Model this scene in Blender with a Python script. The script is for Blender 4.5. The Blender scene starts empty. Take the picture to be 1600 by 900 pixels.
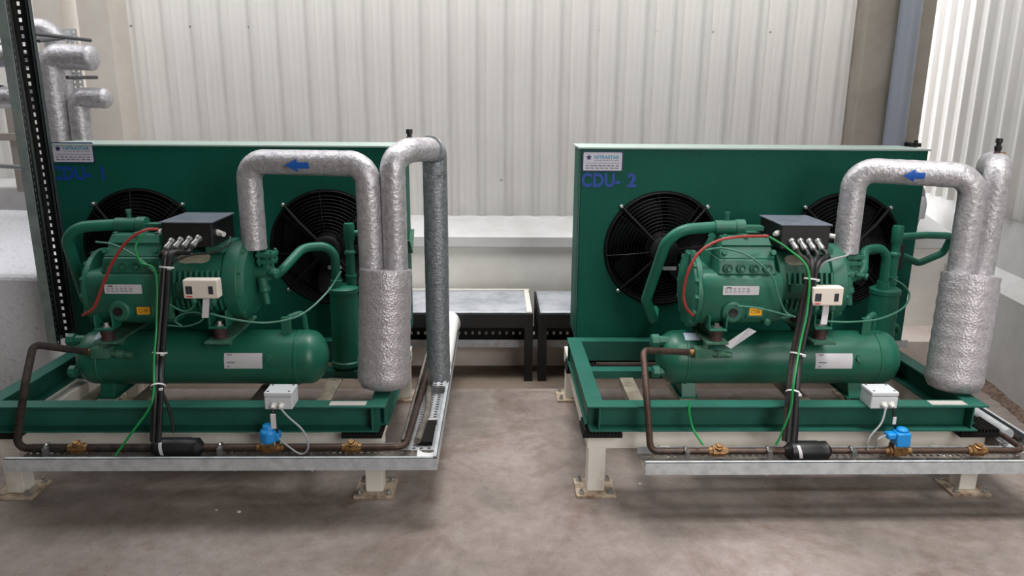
import bpy, math, random
from mathutils import Vector, Matrix
from mathutils.geometry import tessellate_polygon
random.seed(7)
SC = bpy.context.scene
COL = SC.collection
PI = math.pi
V = Vector

# ------------------------------------------------------------------ camera
FPX = 1155.0
PITCH, ROLL, YAW, CAMH = math.radians(14.2), math.radians(0.44), math.radians(1.24), 1.5
cp, sp, cy, sy = math.cos(PITCH), math.sin(PITCH), math.cos(YAW), math.sin(YAW)
CF = V((sy*cp, cy*cp, -sp)); R0 = V((cy, -sy, 0)); U0 = R0.cross(CF)
CR = R0*math.cos(ROLL) + U0*math.sin(ROLL); CU = -R0*math.sin(ROLL) + U0*math.cos(ROLL)
CC = V((0, 0, CAMH))
def ray(px, py): return CF*FPX + CR*(px-800) - CU*(py-450)
def PY(px, py, Y):
    d = ray(px, py); return CC + d*(Y/d.y)
def PZ(px, py, Z):
    d = ray(px, py); return CC + d*((Z-CAMH)/d.z)
cam = bpy.data.cameras.new('camera'); co = bpy.data.objects.new('camera', cam); COL.objects.link(co)
m = Matrix((CR, CU, -CF)).transposed().to_4x4(); m.translation = CC
co.matrix_world = m
cam.sensor_width = 36.0; cam.lens = FPX*36/1600; cam.clip_start = 0.05; cam.clip_end = 100
SC.camera = co

# ------------------------------------------------------------------ materials
def s2l(c):
    return tuple(((x/255)/12.92 if x/255 <= 0.04045 else ((x/255+0.055)/1.055)**2.4) for x in c)
MATS = {}
def mat(name, rgb, rough=0.5, metal=0.0, var=0.0, vscale=6.0, rgb2=None, bump=0.0, bscale=60.0, spec=0.5, voro=False, vdetail=4.0, lo=0.4, hi=0.65, coat=0.0):
    if name in MATS: return MATS[name]
    mt = bpy.data.materials.new(name); mt.use_nodes = True
    nt = mt.node_tree; b = nt.nodes['Principled BSDF']
    c = s2l(rgb)
    b.inputs['Base Color'].default_value = (*c, 1)
    b.inputs['Roughness'].default_value = rough
    b.inputs['Metallic'].default_value = metal
    b.inputs['Specular IOR Level'].default_value = spec
    if coat: b.inputs['Coat Weight'].default_value = coat
    tc = nt.nodes.new('ShaderNodeTexCoord')
    if rgb2 or var:
        if rgb2 is None: rgb2 = tuple(max(0, x*(1-var)) for x in rgb)
        n = nt.nodes.new('ShaderNodeTexNoise'); n.inputs['Scale'].default_value = vscale; n.inputs['Detail'].default_value = vdetail
        n.inputs['Roughness'].default_value = 0.65
        nt.links.new(tc.outputs['Object'], n.inputs['Vector'])
        r = nt.nodes.new('ShaderNodeValToRGB')
        r.color_ramp.elements[0].position = lo; r.color_ramp.elements[1].position = hi
        r.color_ramp.elements[0].color = (*c, 1); r.color_ramp.elements[1].color = (*s2l(rgb2), 1)
        nt.links.new(n.outputs['Fac'], r.inputs['Fac']); nt.links.new(r.outputs['Color'], b.inputs['Base Color'])
    if bump:
        if voro:
            t = nt.nodes.new('ShaderNodeTexVoronoi'); t.inputs['Scale'].default_value = bscale
            out = t.outputs['Distance']
        else:
            t = nt.nodes.new('ShaderNodeTexNoise'); t.inputs['Scale'].default_value = bscale; t.inputs['Detail'].default_value = 5
            out = t.outputs['Fac']
        nt.links.new(tc.outputs['Object'], t.inputs['Vector'])
        bp = nt.nodes.new('ShaderNodeBump'); bp.inputs['Strength'].default_value = bump; bp.inputs['Distance'].default_value = 0.006
        nt.links.new(out, bp.inputs['Height']); nt.links.new(bp.outputs['Normal'], b.inputs['Normal'])
    MATS[name] = mt
    return mt

GREEN = mat('green_paint', (26, 98, 78), 0.42, 0, rgb2=(30, 104, 84), vscale=9, spec=0.35)
PANELG = mat('panel_green_paint', (18, 88, 73), 0.55, 0, rgb2=(16, 82, 68), vscale=3, spec=0.15)
SKIDG = mat('frame_green_paint', (34, 94, 80), 0.5, 0, rgb2=(30, 84, 72), vscale=7, bump=0.05, spec=0.3)
CAST = mat('cast_green_paint', (28, 98, 78), 0.48, 0, rgb2=(50, 94, 76), vscale=18, bump=0.12, bscale=90, lo=0.5, hi=0.75)
TANKG = mat('tank_green_paint', (26, 96, 76), 0.38, 0, rgb2=(48, 98, 78), vscale=5, bump=0.03, bscale=30, lo=0.5, hi=0.8)
DUSTY = mat('dusty_green_paint', (70, 112, 92), 0.7, 0, rgb2=(44, 96, 74), vscale=30)
FOIL = mat('aluminium_foil_wrap', (198, 195, 198), 0.38, 0.5, rgb2=(166, 164, 168), vscale=45, bump=0.6, bscale=75, vdetail=6)
FOILD = mat('bubble_foil_wrap', (190, 185, 188), 0.42, 0.45, rgb2=(166, 162, 165), vscale=60, bump=0.35, bscale=120, voro=True)
FOILG = mat('grey_foil_wrap', (150, 156, 160), 0.42, 0.6, rgb2=(120, 126, 130), vscale=50, bump=0.6, bscale=110)
GALV = mat('galvanised_steel', (192, 195, 198), 0.5, 0.15, rgb2=(168, 172, 175), vscale=25)
GALVD = mat('dusty_galvanised_steel', (120, 114, 106), 0.7, 0.15, rgb2=(88, 82, 76), vscale=20)
CREAM = mat('cream_painted_steel', (228, 224, 214), 0.5, 0, rgb2=(200, 188, 172), vscale=12, lo=0.55, hi=0.8)
RUSTY = mat('cream_steel_with_rust', (176, 160, 140), 0.75, 0, rgb2=(110, 82, 62), vscale=22, lo=0.45, hi=0.7)
BLACK = mat('black_plastic', (18, 18, 19), 0.45)
WIREB = mat('black_guard_wire', (14, 14, 15), 0.5, spec=0.25)
DUCTB = mat('matt_black_duct', (12, 12, 13), 0.8, spec=0.1)
BLADE = mat('fan_blade_black', (20, 22, 24), 0.5, spec=0.3)
COIL = mat('dark_coil_fins', (38, 38, 38), 0.6, 0.3)
RUBBER = mat('black_rubber', (24, 23, 22), 0.75, spec=0.2)
INSUL = mat('black_pipe_insulation', (40, 36, 34), 0.8, rgb2=(62, 54, 48), vscale=40, spec=0.2)
COPPER = mat('tarnished_copper', (86, 66, 56), 0.5, 0.5, rgb2=(60, 50, 46), vscale=35)
BRASS = mat('dull_brass', (150, 112, 66), 0.45, 0.55, rgb2=(104, 76, 48), vscale=60)
WHITEP = mat('white_plastic', (214, 212, 208), 0.4)
CREAMP = mat('cream_plastic', (222, 212, 200), 0.45)
GREYP = mat('grey_plastic', (196, 199, 202), 0.45)
BLUEP = mat('blue_plastic', (20, 134, 206), 0.4)
BLUEA = mat('blue_arrow_vinyl', (10, 84, 170), 0.5)
BLUET = mat('blue_lettering', (12, 62, 150), 0.5)
CYANT = mat('teal_lettering', (60, 150, 176), 0.5)
NAVY = mat('navy_print', (30, 44, 92), 0.5)
INKG = mat('grey_print', (112, 112, 122), 0.6)
STICK = mat('white_sticker', (204, 200, 212), 0.5)
LABW = mat('label_paper', (206, 202, 206), 0.45)
YELLOW = mat('yellow_sticker', (240, 172, 22), 0.5)
REDH = mat('red_hose', (150, 44, 40), 0.5)
GRNW = mat('green_wire', (10, 130, 62), 0.45)
CAPG = mat('green_painted_capillary', (64, 118, 98), 0.45)
GREYC = mat('grey_cable', (150, 152, 154), 0.5)
TIE = mat('white_cable_tie', (214, 214, 212), 0.5)
CHROME = mat('zinc_plated_steel', (176, 176, 174), 0.3, 0.8)
SHEET = mat('white_profiled_sheet', (236, 233, 230), 0.42, rgb2=(230, 226, 223), vscale=1.2, spec=0.4)
def translucent(mt, amount):
    nt = mt.node_tree; b = nt.nodes['Principled BSDF']; out = nt.nodes['Material Output']
    tr = nt.nodes.new('ShaderNodeBsdfTranslucent'); tr.inputs['Color'].default_value = (0.93, 0.92, 0.90, 1)
    mx = nt.nodes.new('ShaderNodeMixShader'); mx.inputs['Fac'].default_value = amount
    nt.links.new(b.outputs[0], mx.inputs[1]); nt.links.new(tr.outputs[0], mx.inputs[2]); nt.links.new(mx.outputs[0], out.inputs['Surface'])
translucent(SHEET, 0.36)
PLAST = mat('white_plaster', (208, 207, 206), 0.8, rgb2=(194, 192, 189), vscale=3, bump=0.15, bscale=40)
PLASTG = mat('worn_light_plaster', (232, 229, 222), 0.85, rgb2=(218, 214, 206), vscale=2.5, bump=0.1, bscale=25)
ROUGHP = mat('speckled_white_plaster', (232, 231, 236), 0.85, rgb2=(186, 186, 192), vscale=42, bump=0.5, bscale=50, lo=0.55, hi=0.8)
TAUPE = mat('taupe_column_paint', (150, 143, 133), 0.7, rgb2=(138, 130, 120), vscale=4)
BEIGE = mat('beige_column_paint', (204, 196, 187), 0.7, rgb2=(196, 187, 177), vscale=4)
PVC = mat('grey_pvc', (130, 136, 147), 0.4)
BROWNC = mat('brown_stained_concrete', (116, 102, 90), 0.8, rgb2=(92, 80, 70), vscale=3, bump=0.1, bscale=30)  # brown tone, darker than the main floor slab
BLKST = mat('black_painted_steel', (16, 17, 19), 0.45)
TABTOP = mat('weathered_grey_sheet', (178, 181, 186), 0.5, 0.1, rgb2=(146, 150, 156), vscale=(7), bump=0.1, bscale=30)
PEEL = mat('peeled_primer', (176, 172, 150), 0.8, rgb2=(150, 146, 126), vscale=50)

def concrete():
    mt = bpy.data.materials.new('concrete_floor'); mt.use_nodes = True
    nt = mt.node_tree; b = nt.nodes['Principled BSDF']; L = nt.links.new
    tc = nt.nodes.new('ShaderNodeTexCoord')
    def noise(s, d, r=0.6, dist=0.0):
        n = nt.nodes.new('ShaderNodeTexNoise'); n.inputs['Scale'].default_value = s; n.inputs['Detail'].default_value = d
        n.inputs['Roughness'].default_value = r; n.inputs['Distortion'].default_value = dist
        L(tc.outputs['Object'], n.inputs['Vector']); return n
    def ramp(n, stops):
        r = nt.nodes.new('ShaderNodeValToRGB'); e = r.color_ramp.elements
        e[0].position = stops[0][0]; e[0].color = (*s2l(stops[0][1]), 1)
        e[1].position = stops[-1][0]; e[1].color = (*s2l(stops[-1][1]), 1)
        for p, c in stops[1:-1]:
            k = e.new(p); k.color = (*s2l(c), 1)
        L(n.outputs['Fac'], r.inputs['Fac']); return r
    a = ramp(noise(1.6, 6, 0.6, 0.4), [(0.3, (122, 114, 108)), (0.48, (146, 135, 129)), (0.7, (164, 153, 148))])
    c = ramp(noise(14, 8, 0.7), [(0.3, (160, 150, 142)), (0.7, (255, 255, 255))])
    d = ramp(noise(90, 4, 0.7), [(0.27, (120, 112, 104)), (0.4, (255, 255, 255)), (1, (255, 255, 255))])
    e = ramp(noise(2.3, 5, 0.7, 1.0), [(0.52, (255, 255, 255)), (0.72, (198, 176, 156))])
    cur = a
    for x, f in ((c, 0.5), (d, 0.7), (e, 0.8)):
        mx = nt.nodes.new('ShaderNodeMix'); mx.data_type = 'RGBA'; mx.blend_type = 'MULTIPLY'
        mx.inputs['Factor'].default_value = f
        L(cur.outputs[0] if cur is a else cur.outputs['Result'], mx.inputs['A']); L(x.outputs['Color'], mx.inputs['B'])
        cur = mx
    L(cur.outputs['Result'], b.inputs['Base Color'])
    b.inputs['Roughness'].default_value = 0.62; b.inputs['Specular IOR Level'].default_value = 0.3
    bp = nt.nodes.new('ShaderNodeBump'); bp.inputs['Strength'].default_value = 0.25; bp.inputs['Distance'].default_value = 0.004
    n = noise(40, 6, 0.7); L(n.outputs['Fac'], bp.inputs['Height']); L(bp.outputs['Normal'], b.inputs['Normal'])
    return mt
CONC = concrete()

# ------------------------------------------------------------------ mesh builder
class MB:
    def __init__(s): s.v = []; s.f = []; s.fm = []; s.mi = 0
    def add(s, vs, fs):
        o = len(s.v); s.v += [V(p) for p in vs]; s.f += [tuple(i+o for i in f) for f in fs]; s.fm += [s.mi]*len(fs); return s
    def box(s, x0, x1, y0, y1, z0, z1):
        return s.add([(x0,y0,z0),(x1,y0,z0),(x1,y1,z0),(x0,y1,z0),(x0,y0,z1),(x1,y0,z1),(x1,y1,z1),(x0,y1,z1)],
              [(0,3,2,1),(4,5,6,7),(0,1,5,4),(1,2,6,5),(2,3,7,6),(3,0,4,7)])
    def obox(s, c, ax, ay, az, hx, hy, hz):   # oriented box: centre, unit axes, half sizes
        c = V(c); ax = V(ax).normalized()*hx; ay = V(ay).normalized()*hy; az = V(az).normalized()*hz
        vs = [c+i*ax+j*ay+k*az for k in (-1,1) for (i,j) in ((-1,-1),(1,-1),(1,1),(-1,1))]
        return s.add(vs, [(0,3,2,1),(4,5,6,7),(0,1,5,4),(1,2,6,5),(2,3,7,6),(3,0,4,7)])
    def bar(s, a, b, w, h, up=(0,0,1)):
        a = V(a); b = V(b); d = (b-a).normalized(); u = V(up); r = d.cross(u)
        if r.length < 1e-4: r = d.cross(V((1,0,0)))
        r.normalize(); u = r.cross(d)
        return s.obox((a+b)/2, d, r, u, (b-a).length/2, w/2, h/2)
    def lathe(s, o, axis, prof, n=32, ref=(0,0,1), cap=True, jit=0.0):
        # prof: list of (distance along the axis, radius)
        o = V(o); a = V(axis).normalized(); u = a.cross(V(ref))
        if u.length < 1e-3: u = a.cross(V((1,0,0)))
        u.normalize(); w = a.cross(u)
        vs = []; fs = []
        for (t, r) in prof:
            for k in range(n):
                q = 2*PI*k/n; rr = r*(1+random.uniform(-jit, jit))
                vs.append(o + a*t + (u*math.cos(q) + w*math.sin(q))*rr)
        for i in range(len(prof)-1):
            for k in range(n):
                k2 = (k+1) % n
                fs.append((i*n+k, i*n+k2, (i+1)*n+k2, (i+1)*n+k))
        if cap:
            fs.append(tuple(range(n))[::-1]); fs.append(tuple(range((len(prof)-1)*n, len(prof)*n)))
        return s.add(vs, fs)
    def cyl(s, a, b, r, n=20, r2=None):
        a = V(a); b = V(b); return s.lathe(a, b-a, [(0, r), ((b-a).length, r if r2 is None else r2)], n)
    def tube(s, pts, r, n=12, jit=0.0, cap=True):
        pts = [V(p) for p in pts]
        q = [pts[0]]
        for p in pts[1:]:
            if (p-q[-1]).length > 1e-5: q.append(p)
        pts = q; N = len(pts); vs = []; fs = []
        T = []
        for i in range(N):
            t = (pts[min(i+1, N-1)] - pts[max(i-1, 0)]); T.append(t.normalized())
        nrm = T[0].orthogonal().normalized()
        for i in range(N):
            nrm = (nrm - T[i]*nrm.dot(T[i])).normalized(); bn = T[i].cross(nrm)
            for k in range(n):
                a = 2*PI*k/n; rr = r*(1+random.uniform(-jit, jit))
                vs.append(pts[i] + (nrm*math.cos(a) + bn*math.sin(a))*rr)
        for i in range(N-1):
            for k in range(n):
                k2 = (k+1) % n; fs.append((i*n+k, i*n+k2, (i+1)*n+k2, (i+1)*n+k))
        if cap:
            fs.append(tuple(range(n))[::-1]); fs.append(tuple(range((N-1)*n, N*n)))
        return s.add(vs, fs)
    def torus(s, c, axis, R, r, n=48, m=8, a0=0, a1=2*PI):
        c = V(c); a = V(axis).normalized(); u = a.orthogonal().normalized(); w = a.cross(u)
        full = abs(a1-a0-2*PI) < 1e-6; vs = []; fs = []
        K = n if full else n+1
        for i in range(K):
            q = a0+(a1-a0)*i/n; d = u*math.cos(q)+w*math.sin(q)
            for j in range(m):
                p = 2*PI*j/m; vs.append(c + d*(R+r*math.cos(p)) + a*(r*math.sin(p)))
        for i in range(n):
            i2 = (i+1) % K
            for j in range(m):
                j2 = (j+1) % m; fs.append((i*m+j, i2*m+j, i2*m+j2, i*m+j2))
        return s.add(vs, fs)
    def poly_prism(s, loops, fr, depth):
        """loops of 2-D points (outer, holes...), fr: function (u,v,w)->world, depth extruded along w"""
        flat = [p for l in loops for p in l]
        tris = tessellate_polygon([[V((p[0], p[1], 0)) for p in l] for l in loops])
        n = len(flat); vs = [fr(p[0], p[1], 0) for p in flat] + [fr(p[0], p[1], depth) for p in flat]
        fs = [tuple(t) for t in tris] + [tuple(i+n for i in reversed(t)) for t in tris]
        o = 0
        for l in loops:
            k = len(l)
            for i in range(k):
                j = (i+1) % k; fs.append((o+i, o+i+n, o+j+n, o+j))
            o += k
        return s.add(vs, fs)
    def perf(s, o, U, Wv, L, W, nu, nw, fu=0.5, fw=0.5, t=0.0015, stagger=False):
        """perforated plate from o along U (length L) and Wv (width W) with nu x nw rectangular holes"""
        o = V(o); U = V(U).normalized(); Wv = V(Wv).normalized(); N = U.cross(Wv)*t
        us = [0]; 
        for i in range(nu):
            a = (i+0.5-fu/2)*L/nu; b = (i+0.5+fu/2)*L/nu; us += [a, b]
        us.append(L)
        ws = [0]
        for i in range(nw):
            ws += [(i+0.5-fw/2)*W/nw, (i+0.5+fw/2)*W/nw]
        ws.append(W)
        nv = len(ws); vs = []; fs = []
        for layer in (0, 1):
            for a in us:
                for b in ws: vs.append(o+U*a+Wv*b+N*layer)
        M = len(us)*nv
        def hole(i, j):
            return i % 2 == 1 and j % 2 == 1
        for i in range(len(us)-1):
            for j in range(nv-1):
                if hole(i, j): continue
                a, b, c, d = i*nv+j, (i+1)*nv+j, (i+1)*nv+j+1, i*nv+j+1
                fs += [(a, b, c, d), (d+M, c+M, b+M, a+M)]
        return s.add(vs, fs)
    def build(s, name, mats, parent=None, smooth=35, bevel=0.0, seg=2):
        org = V((0, 0, 0))
        p = parent
        while p is not None: org += V(p.location); p = p.parent
        me = bpy.data.meshes.new(name)
        me.from_pydata([tuple(p-org) for p in s.v], [], s.f)
        if not isinstance(mats, (list, tuple)): mats = [mats]
        for x in mats: me.materials.append(x)
        for i, p in enumerate(me.polygons): p.material_index = min(s.fm[i], len(mats)-1)
        if smooth:
            me.polygons.foreach_set('use_smooth', [True]*len(me.polygons))
            me.set_sharp_from_angle(angle=math.radians(smooth))
        me.update()
        o = bpy.data.objects.new(name, me); COL.objects.link(o)
        if parent is not None: o.parent = parent
        if bevel:
            b = o.modifiers.new('bevel', 'BEVEL'); b.width = bevel; b.segments = seg; b.limit_method = 'ANGLE'; b.angle_limit = math.radians(40)
        return o
def tag(o, label=None, cat=None, group=None, kind=None):
    if label: o['label'] = label
    if cat: o['category'] = cat
    if group: o['group'] = group
    if kind: o['kind'] = kind
    return o
def thing(name, loc, label, cat, group=None):
    o = bpy.data.objects.new(name, None); COL.objects.link(o); o.location = loc; o.empty_display_size = 0.1
    return tag(o, label, cat, group)
def struct(o): o['kind'] = 'structure'; return o
def fillet(pts, R, n=8):
    pts = [V(p) for p in pts]; out = [pts[0]]
    for i in range(1, len(pts)-1):
        a, b, c = pts[i-1], pts[i], pts[i+1]
        r = R[i-1] if isinstance(R, (list, tuple)) else R
        d1 = (a-b).normalized(); d2 = (c-b).normalized(); ang = d1.angle(d2)
        if ang > PI-0.02: out.append(b); continue
        t = min(r/math.tan(ang/2), (a-b).length*0.49, (c-b).length*0.49)
        rr = t*math.tan(ang/2); p1 = b+d1*t; p2 = b+d2*t
        cen = b+(d1+d2).normalized()*(rr/math.sin(ang/2))
        v1 = p1-cen; v2 = p2-cen; th = v1.angle(v2)
        for k in range(n+1):
            q = k/n
            out.append(cen + (v1*math.sin((1-q)*th)+v2*math.sin(q*th))/math.sin(th))
    out.append(pts[-1]); return out
def spline(pts, k=8):
    pts = [V(p) for p in pts]; P = [pts[0]*2-pts[1]] + pts + [pts[-1]*2-pts[-2]]; out = []
    for i in range(1, len(P)-2):
        for j in range(k):
            t = j/k; a, b, c, d = P[i-1], P[i], P[i+1], P[i+2]
            out.append(0.5*((2*b)+(c-a)*t+(2*a-5*b+4*c-d)*t*t+(3*b-a-3*c+d)*t**3))
    out.append(pts[-1]); return out
def sub(pts, step=0.02):
    out = [V(pts[0])]
    for a, b in zip(pts[:-1], pts[1:]):
        a = V(a); b = V(b); n = max(1, int((b-a).length/step))
        for k in range(1, n+1): out.append(a.lerp(b, k/n))
    return out
def text_mesh(mb, txt, size, fr, depth=0.001, offset=0.0, spacing=1.0, font_scale_x=1.0):
    cu = bpy.data.curves.new('txt', 'FONT'); cu.body = txt; cu.size = size; cu.offset = offset; cu.space_character = spacing
    cu.extrude = 0.0; ob = bpy.data.objects.new('txt', cu); COL.objects.link(ob)
    bpy.context.view_layer.update()
    dg = bpy.context.evaluated_depsgraph_get(); me = bpy.data.meshes.new_from_object(ob.evaluated_get(dg))
    vs = [fr(v.co.x*font_scale_x, v.co.y, depth) for v in me.vertices]
    mb.add(vs, [tuple(p.vertices) for p in me.polygons])
    bpy.data.objects.remove(ob); bpy.data.curves.remove(cu); bpy.data.meshes.remove(me)
def front(x, y, z):      # local (u right, v up, w towards the viewer)
    return lambda u, v, w: V((x+u, y-w, z+v))
def circ(cx, cz, r, n=48, rev=False):
    l = [(cx+r*math.cos(2*PI*k/n), cz+r*math.sin(2*PI*k/n)) for k in range(n)]
    return l[::-1] if rev else l
def rrect(x0, x1, z0, z1, r, n=5):
    out = []
    for (cx, cz, a) in ((x1-r, z1-r, 0), (x0+r, z1-r, PI/2), (x0+r, z0+r, PI), (x1-r, z0+r, 3*PI/2)):
        for k in range(n+1): q = a+PI/2*k/n; out.append((cx+r*math.cos(q), cz+r*math.sin(q)))
    return out

# ------------------------------------------------------------------ the place
def corr(p0, p1, z0, z1, name, pitch=0.176, dep=0.032, phase=0.0, screws=()):
    """profiled sheet from p0 to p1; ribs come out to the left of the p0->p1 direction rotated -90deg (towards viewer)"""
    p0 = V((*p0, 0)); p1 = V((*p1, 0)); d = (p1-p0); L = d.length; d.normalize(); nrm = V((d.y, -d.x, 0))
    prof = []; t = -pitch+phase
    while t < L+pitch:
        for a, h in ((0, 0), (0.034, 0), (0.036, 0.001), (0.044, 0.001), (0.046, 0), (0.072, 0), (0.074, 0.001), (0.082, 0.001), (0.084, 0), (0.112, 0),
                     (0.126, dep), (0.158, dep), (0.172, 0)):
            prof.append((t+a*pitch/0.176, h))
        t += pitch
    prof = [(a, h) for a, h in prof if 0 <= a <= L]
    prof = [(0, 0)] + prof + [(L, 0)]
    mb = MB(); vs = []
    for z in (z0, z1):
        for a, h in prof: vs.append(p0+d*a+nrm*h+V((0, 0, z)))
    n = len(prof)
    mb.add(vs, [(i, i+1, i+1+n, i+n) for i in range(n-1)])
    mb.mi = 1
    for (a, z) in screws:
        c = p0+d*a+V((0, 0, z))+nrm*0.003
        mb.lathe(c, nrm, [(0, 0.008), (0.004, 0.008), (0.007, 0.004)], 8)
    o = mb.build(name, [SHEET, CHROME], None, smooth=15)
    md = o.modifiers.new('s', 'SOLIDIFY'); md.thickness = 0.001
    return struct(o)

# floor: front slab, sunken drain strip, back strip
f = MB(); f.box(-5.5, 5.0, -3.0, 3.72, -0.25, 0.0); struct(f.build('floor', CONC, None, 0))
f = MB(); f.box(-5.5, 5.0, 3.72, 4.2, -0.25, -0.045); struct(f.build('floor', BROWNC, None, 0))
f = MB(); f.box(-2.25, 3.6, 4.2, 4.54, -0.25, 0.108); struct(f.build('trim_9', mat('pinkish_kerb_paint', (226, 212, 204), 0.8, rgb2=(206, 190, 180), vscale=4), None, 0)); f = MB(); f.box(-5.5, 5.0, 4.3, 6.6, -0.25, 0.0); struct(f.build('floor', CONC, None, 0))
# back wall
WB = 4.85
corr((-2.42, WB), (2.42, WB), 0.765, 4.6, 'wall_back', dep=0.028, phase=0.07, screws=[(0.17+0.36*i, 1.93) for i in range(12)] + [(0.35+0.7*i, 1.0) for i in range(6)])
p = MB(); p.box(-2.9, 3.1, 4.53, 5.1, 0, 0.625); struct(p.build('trim_1', PLASTG, None, 0))
p = MB(); p.add([(-2.3,4.5,0.625),(2.9,4.5,0.625),(2.9,4.5,0.684),(-2.3,4.5,0.684),(-2.3,4.9,0.775),(2.9,4.9,0.775),(-2.3,5.1,0.775),(2.9,5.1,0.775),(-2.3,5.1,0.625),(2.9,5.1,0.625)],
      [(0,1,2,3),(3,2,5,4),(4,5,7,6),(6,7,9,8),(8,9,1,0),(0,3,4,6,8),(1,9,7,5,2)])
struct(p.build('trim_2', PLAST, None, 0))
# wall closing above, ends
# columns
c = MB(); c.box(-2.45, -2.262, 4.62, 4.84, 0.7, 4.6); struct(c.build('trim_3', BEIGE, None, 0, bevel=0.006))
c = MB(); c.box(-2.72, -2.56, 4.66, 4.9, 0.7, 4.6); struct(c.build('trim_4', BEIGE, None, 0, bevel=0.006))
c = MB(); c.box(2.24, 2.66, 4.70, 4.95, 0.7, 4.6); struct(c.build('trim_5', TAUPE, None, 0, bevel=0.006))
# right wall
def rwx(Y): return 2.624+0.189*(Y-3.357)
rd = V((0.189, 1, 0)).normalized(); rn = V((-rd.y, rd.x, 0))   # normal towards the room (left)
def rwp(Y, off, z): q = V((rwx(Y), Y, z)); return q - rn*off   # off>0: away from the room
def right_band(name, prof, m_, y0=0.8, y1=6.5, back=0.4):
    mb = MB(); n = len(prof); vs = []
    for Y in (y0, y1):
        for off, z in prof: vs.append(rwp(Y, off, z))
        vs.append(rwp(Y, back, prof[-1][1])); vs.append(rwp(Y, back, prof[0][1]))
    n2 = n+2
    fs = [(i, (i+1) % n2, (i+1) % n2+n2, i+n2) for i in range(n2)] + [tuple(range(n2))[::-1], tuple(range(n2, 2*n2))]
    mb.add(vs, fs); return struct(mb.build(name, m_, None, 0))
right_band('trim_6', [(0, 0), (0.0, 0.52), (0.10, 0.60), (0.115, 0.895)], PLAST)
random.seed(5); mb = MB(); vs = []; N_ = 90
for i in range(N_+1):
    Y = 1.0+4.2*i/N_; w0 = 0.035+0.03*random.random()
    for off, z in ((-w0, 0.001), (-w0*0.6, 0.008+0.010*random.random()), (0.005, 0.018+0.02*random.random())): vs.append(rwp(Y, off, z))
mb.add(vs, [(3*i+j, 3*i+j+1, 3*i+j+4, 3*i+j+3) for i in range(N_) for j in range(2)])
struct(mb.build('trim_10', mat('crumbled_dirt', (120, 100, 86), 0.9, rgb2=(70, 58, 50), vscale=30, bump=0.6, bscale=60), None, 0)); random.seed(7)
a = rwp(6.4, 0.10, 0); b_ = rwp(0.3, 0.10, 0)
corr((a.x, a.y), (b_.x, b_.y), 0.89, 4.6, 'wall_right', pitch=0.2, phase=0.03)
# left side: plinth, profiled sheet and thick rendered block
corr((-4.6, 4.95), (-2.5, 4.95), 0.9, 4.6, 'wall_left', phase=0.02)
p = MB(); p.box(-4.6, -2.40, 4.45, 5.1, 0, 0.985); struct(p.build('trim_7', PLAST, None, 0, bevel=0.01))
p = MB()
p.add([(-4.6,3.55,-0.0),(-2.235,3.55,-0.0),(-2.235,3.55,0.66),(-4.6,3.55,0.72),(-4.6,4.45,0.0),(-2.30,4.45,0.0),(-2.30,4.45,0.84),(-4.6,4.45,0.9)],
      [(0,1,2,3),(1,5,6,2),(5,4,7,6),(4,0,3,7),(3,2,6,7),(0,4,5,1)])
struct(p.build('trim_8', ROUGHP, None, 0, bevel=0.03, seg=3))

# grey drain pipe on the column
t = thing('drain_pipe', (2.48, 4.60, 0.60), 'grey plastic drain pipe standing against the taupe column at right', 'pipe')
MB().cyl((2.46, 4.62, 1.15), (2.46, 4.62, 4.6), 0.062, 28).build('pipe', PVC, t); MB().tube(fillet([(2.46, 4.62, 1.16), (2.47, 4.61, 1.06), (2.565, 4.50, 0.98), (2.565, 4.50, 0.86)], 0.05), 0.064, 24).build('offset_bend', PVC, t); MB().tube([(2.565, 4.50, 0.84), (2.53, 4.47, 0.74), (2.46, 4.47, 0.60)], 0.055, 24).build('lower_pipe', PVC, t)
MB().lathe((2.565, 4.50, 0.815), (0, 0, 1), [(0, 0.058), (0.004, 0.078), (0.09, 0.08), (0.13, 0.07), (0.14, 0.065)], 28).build('socket', mat('pale_grey_pvc', (190, 190, 196), 0.45), t)
cb = MB(); cb.torus((2.46, 4.62, 2.9), (0, 0, 1), 0.066, 0.006, 32); cb.box(2.44, 2.48, 4.66, 4.70, 2.89, 2.91); cb.build('pipe_clip', CHROME, t)
q = MB(); pp = PY(1424, 226, 4.6); q.box(pp.x-0.04, pp.x+0.035, 4.55, 4.71, pp.z-0.012, pp.z+0.012); q.cyl(pp+V((0, -0.05, 0)), pp+V((0, -0.05, 0.03)), 0.012, 8)
tag(q.build('wall_bracket', BLKST, None, 30, bevel=0.002), 'small dark steel bracket on the taupe column beside the grey drain pipe', 'bracket')

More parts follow.
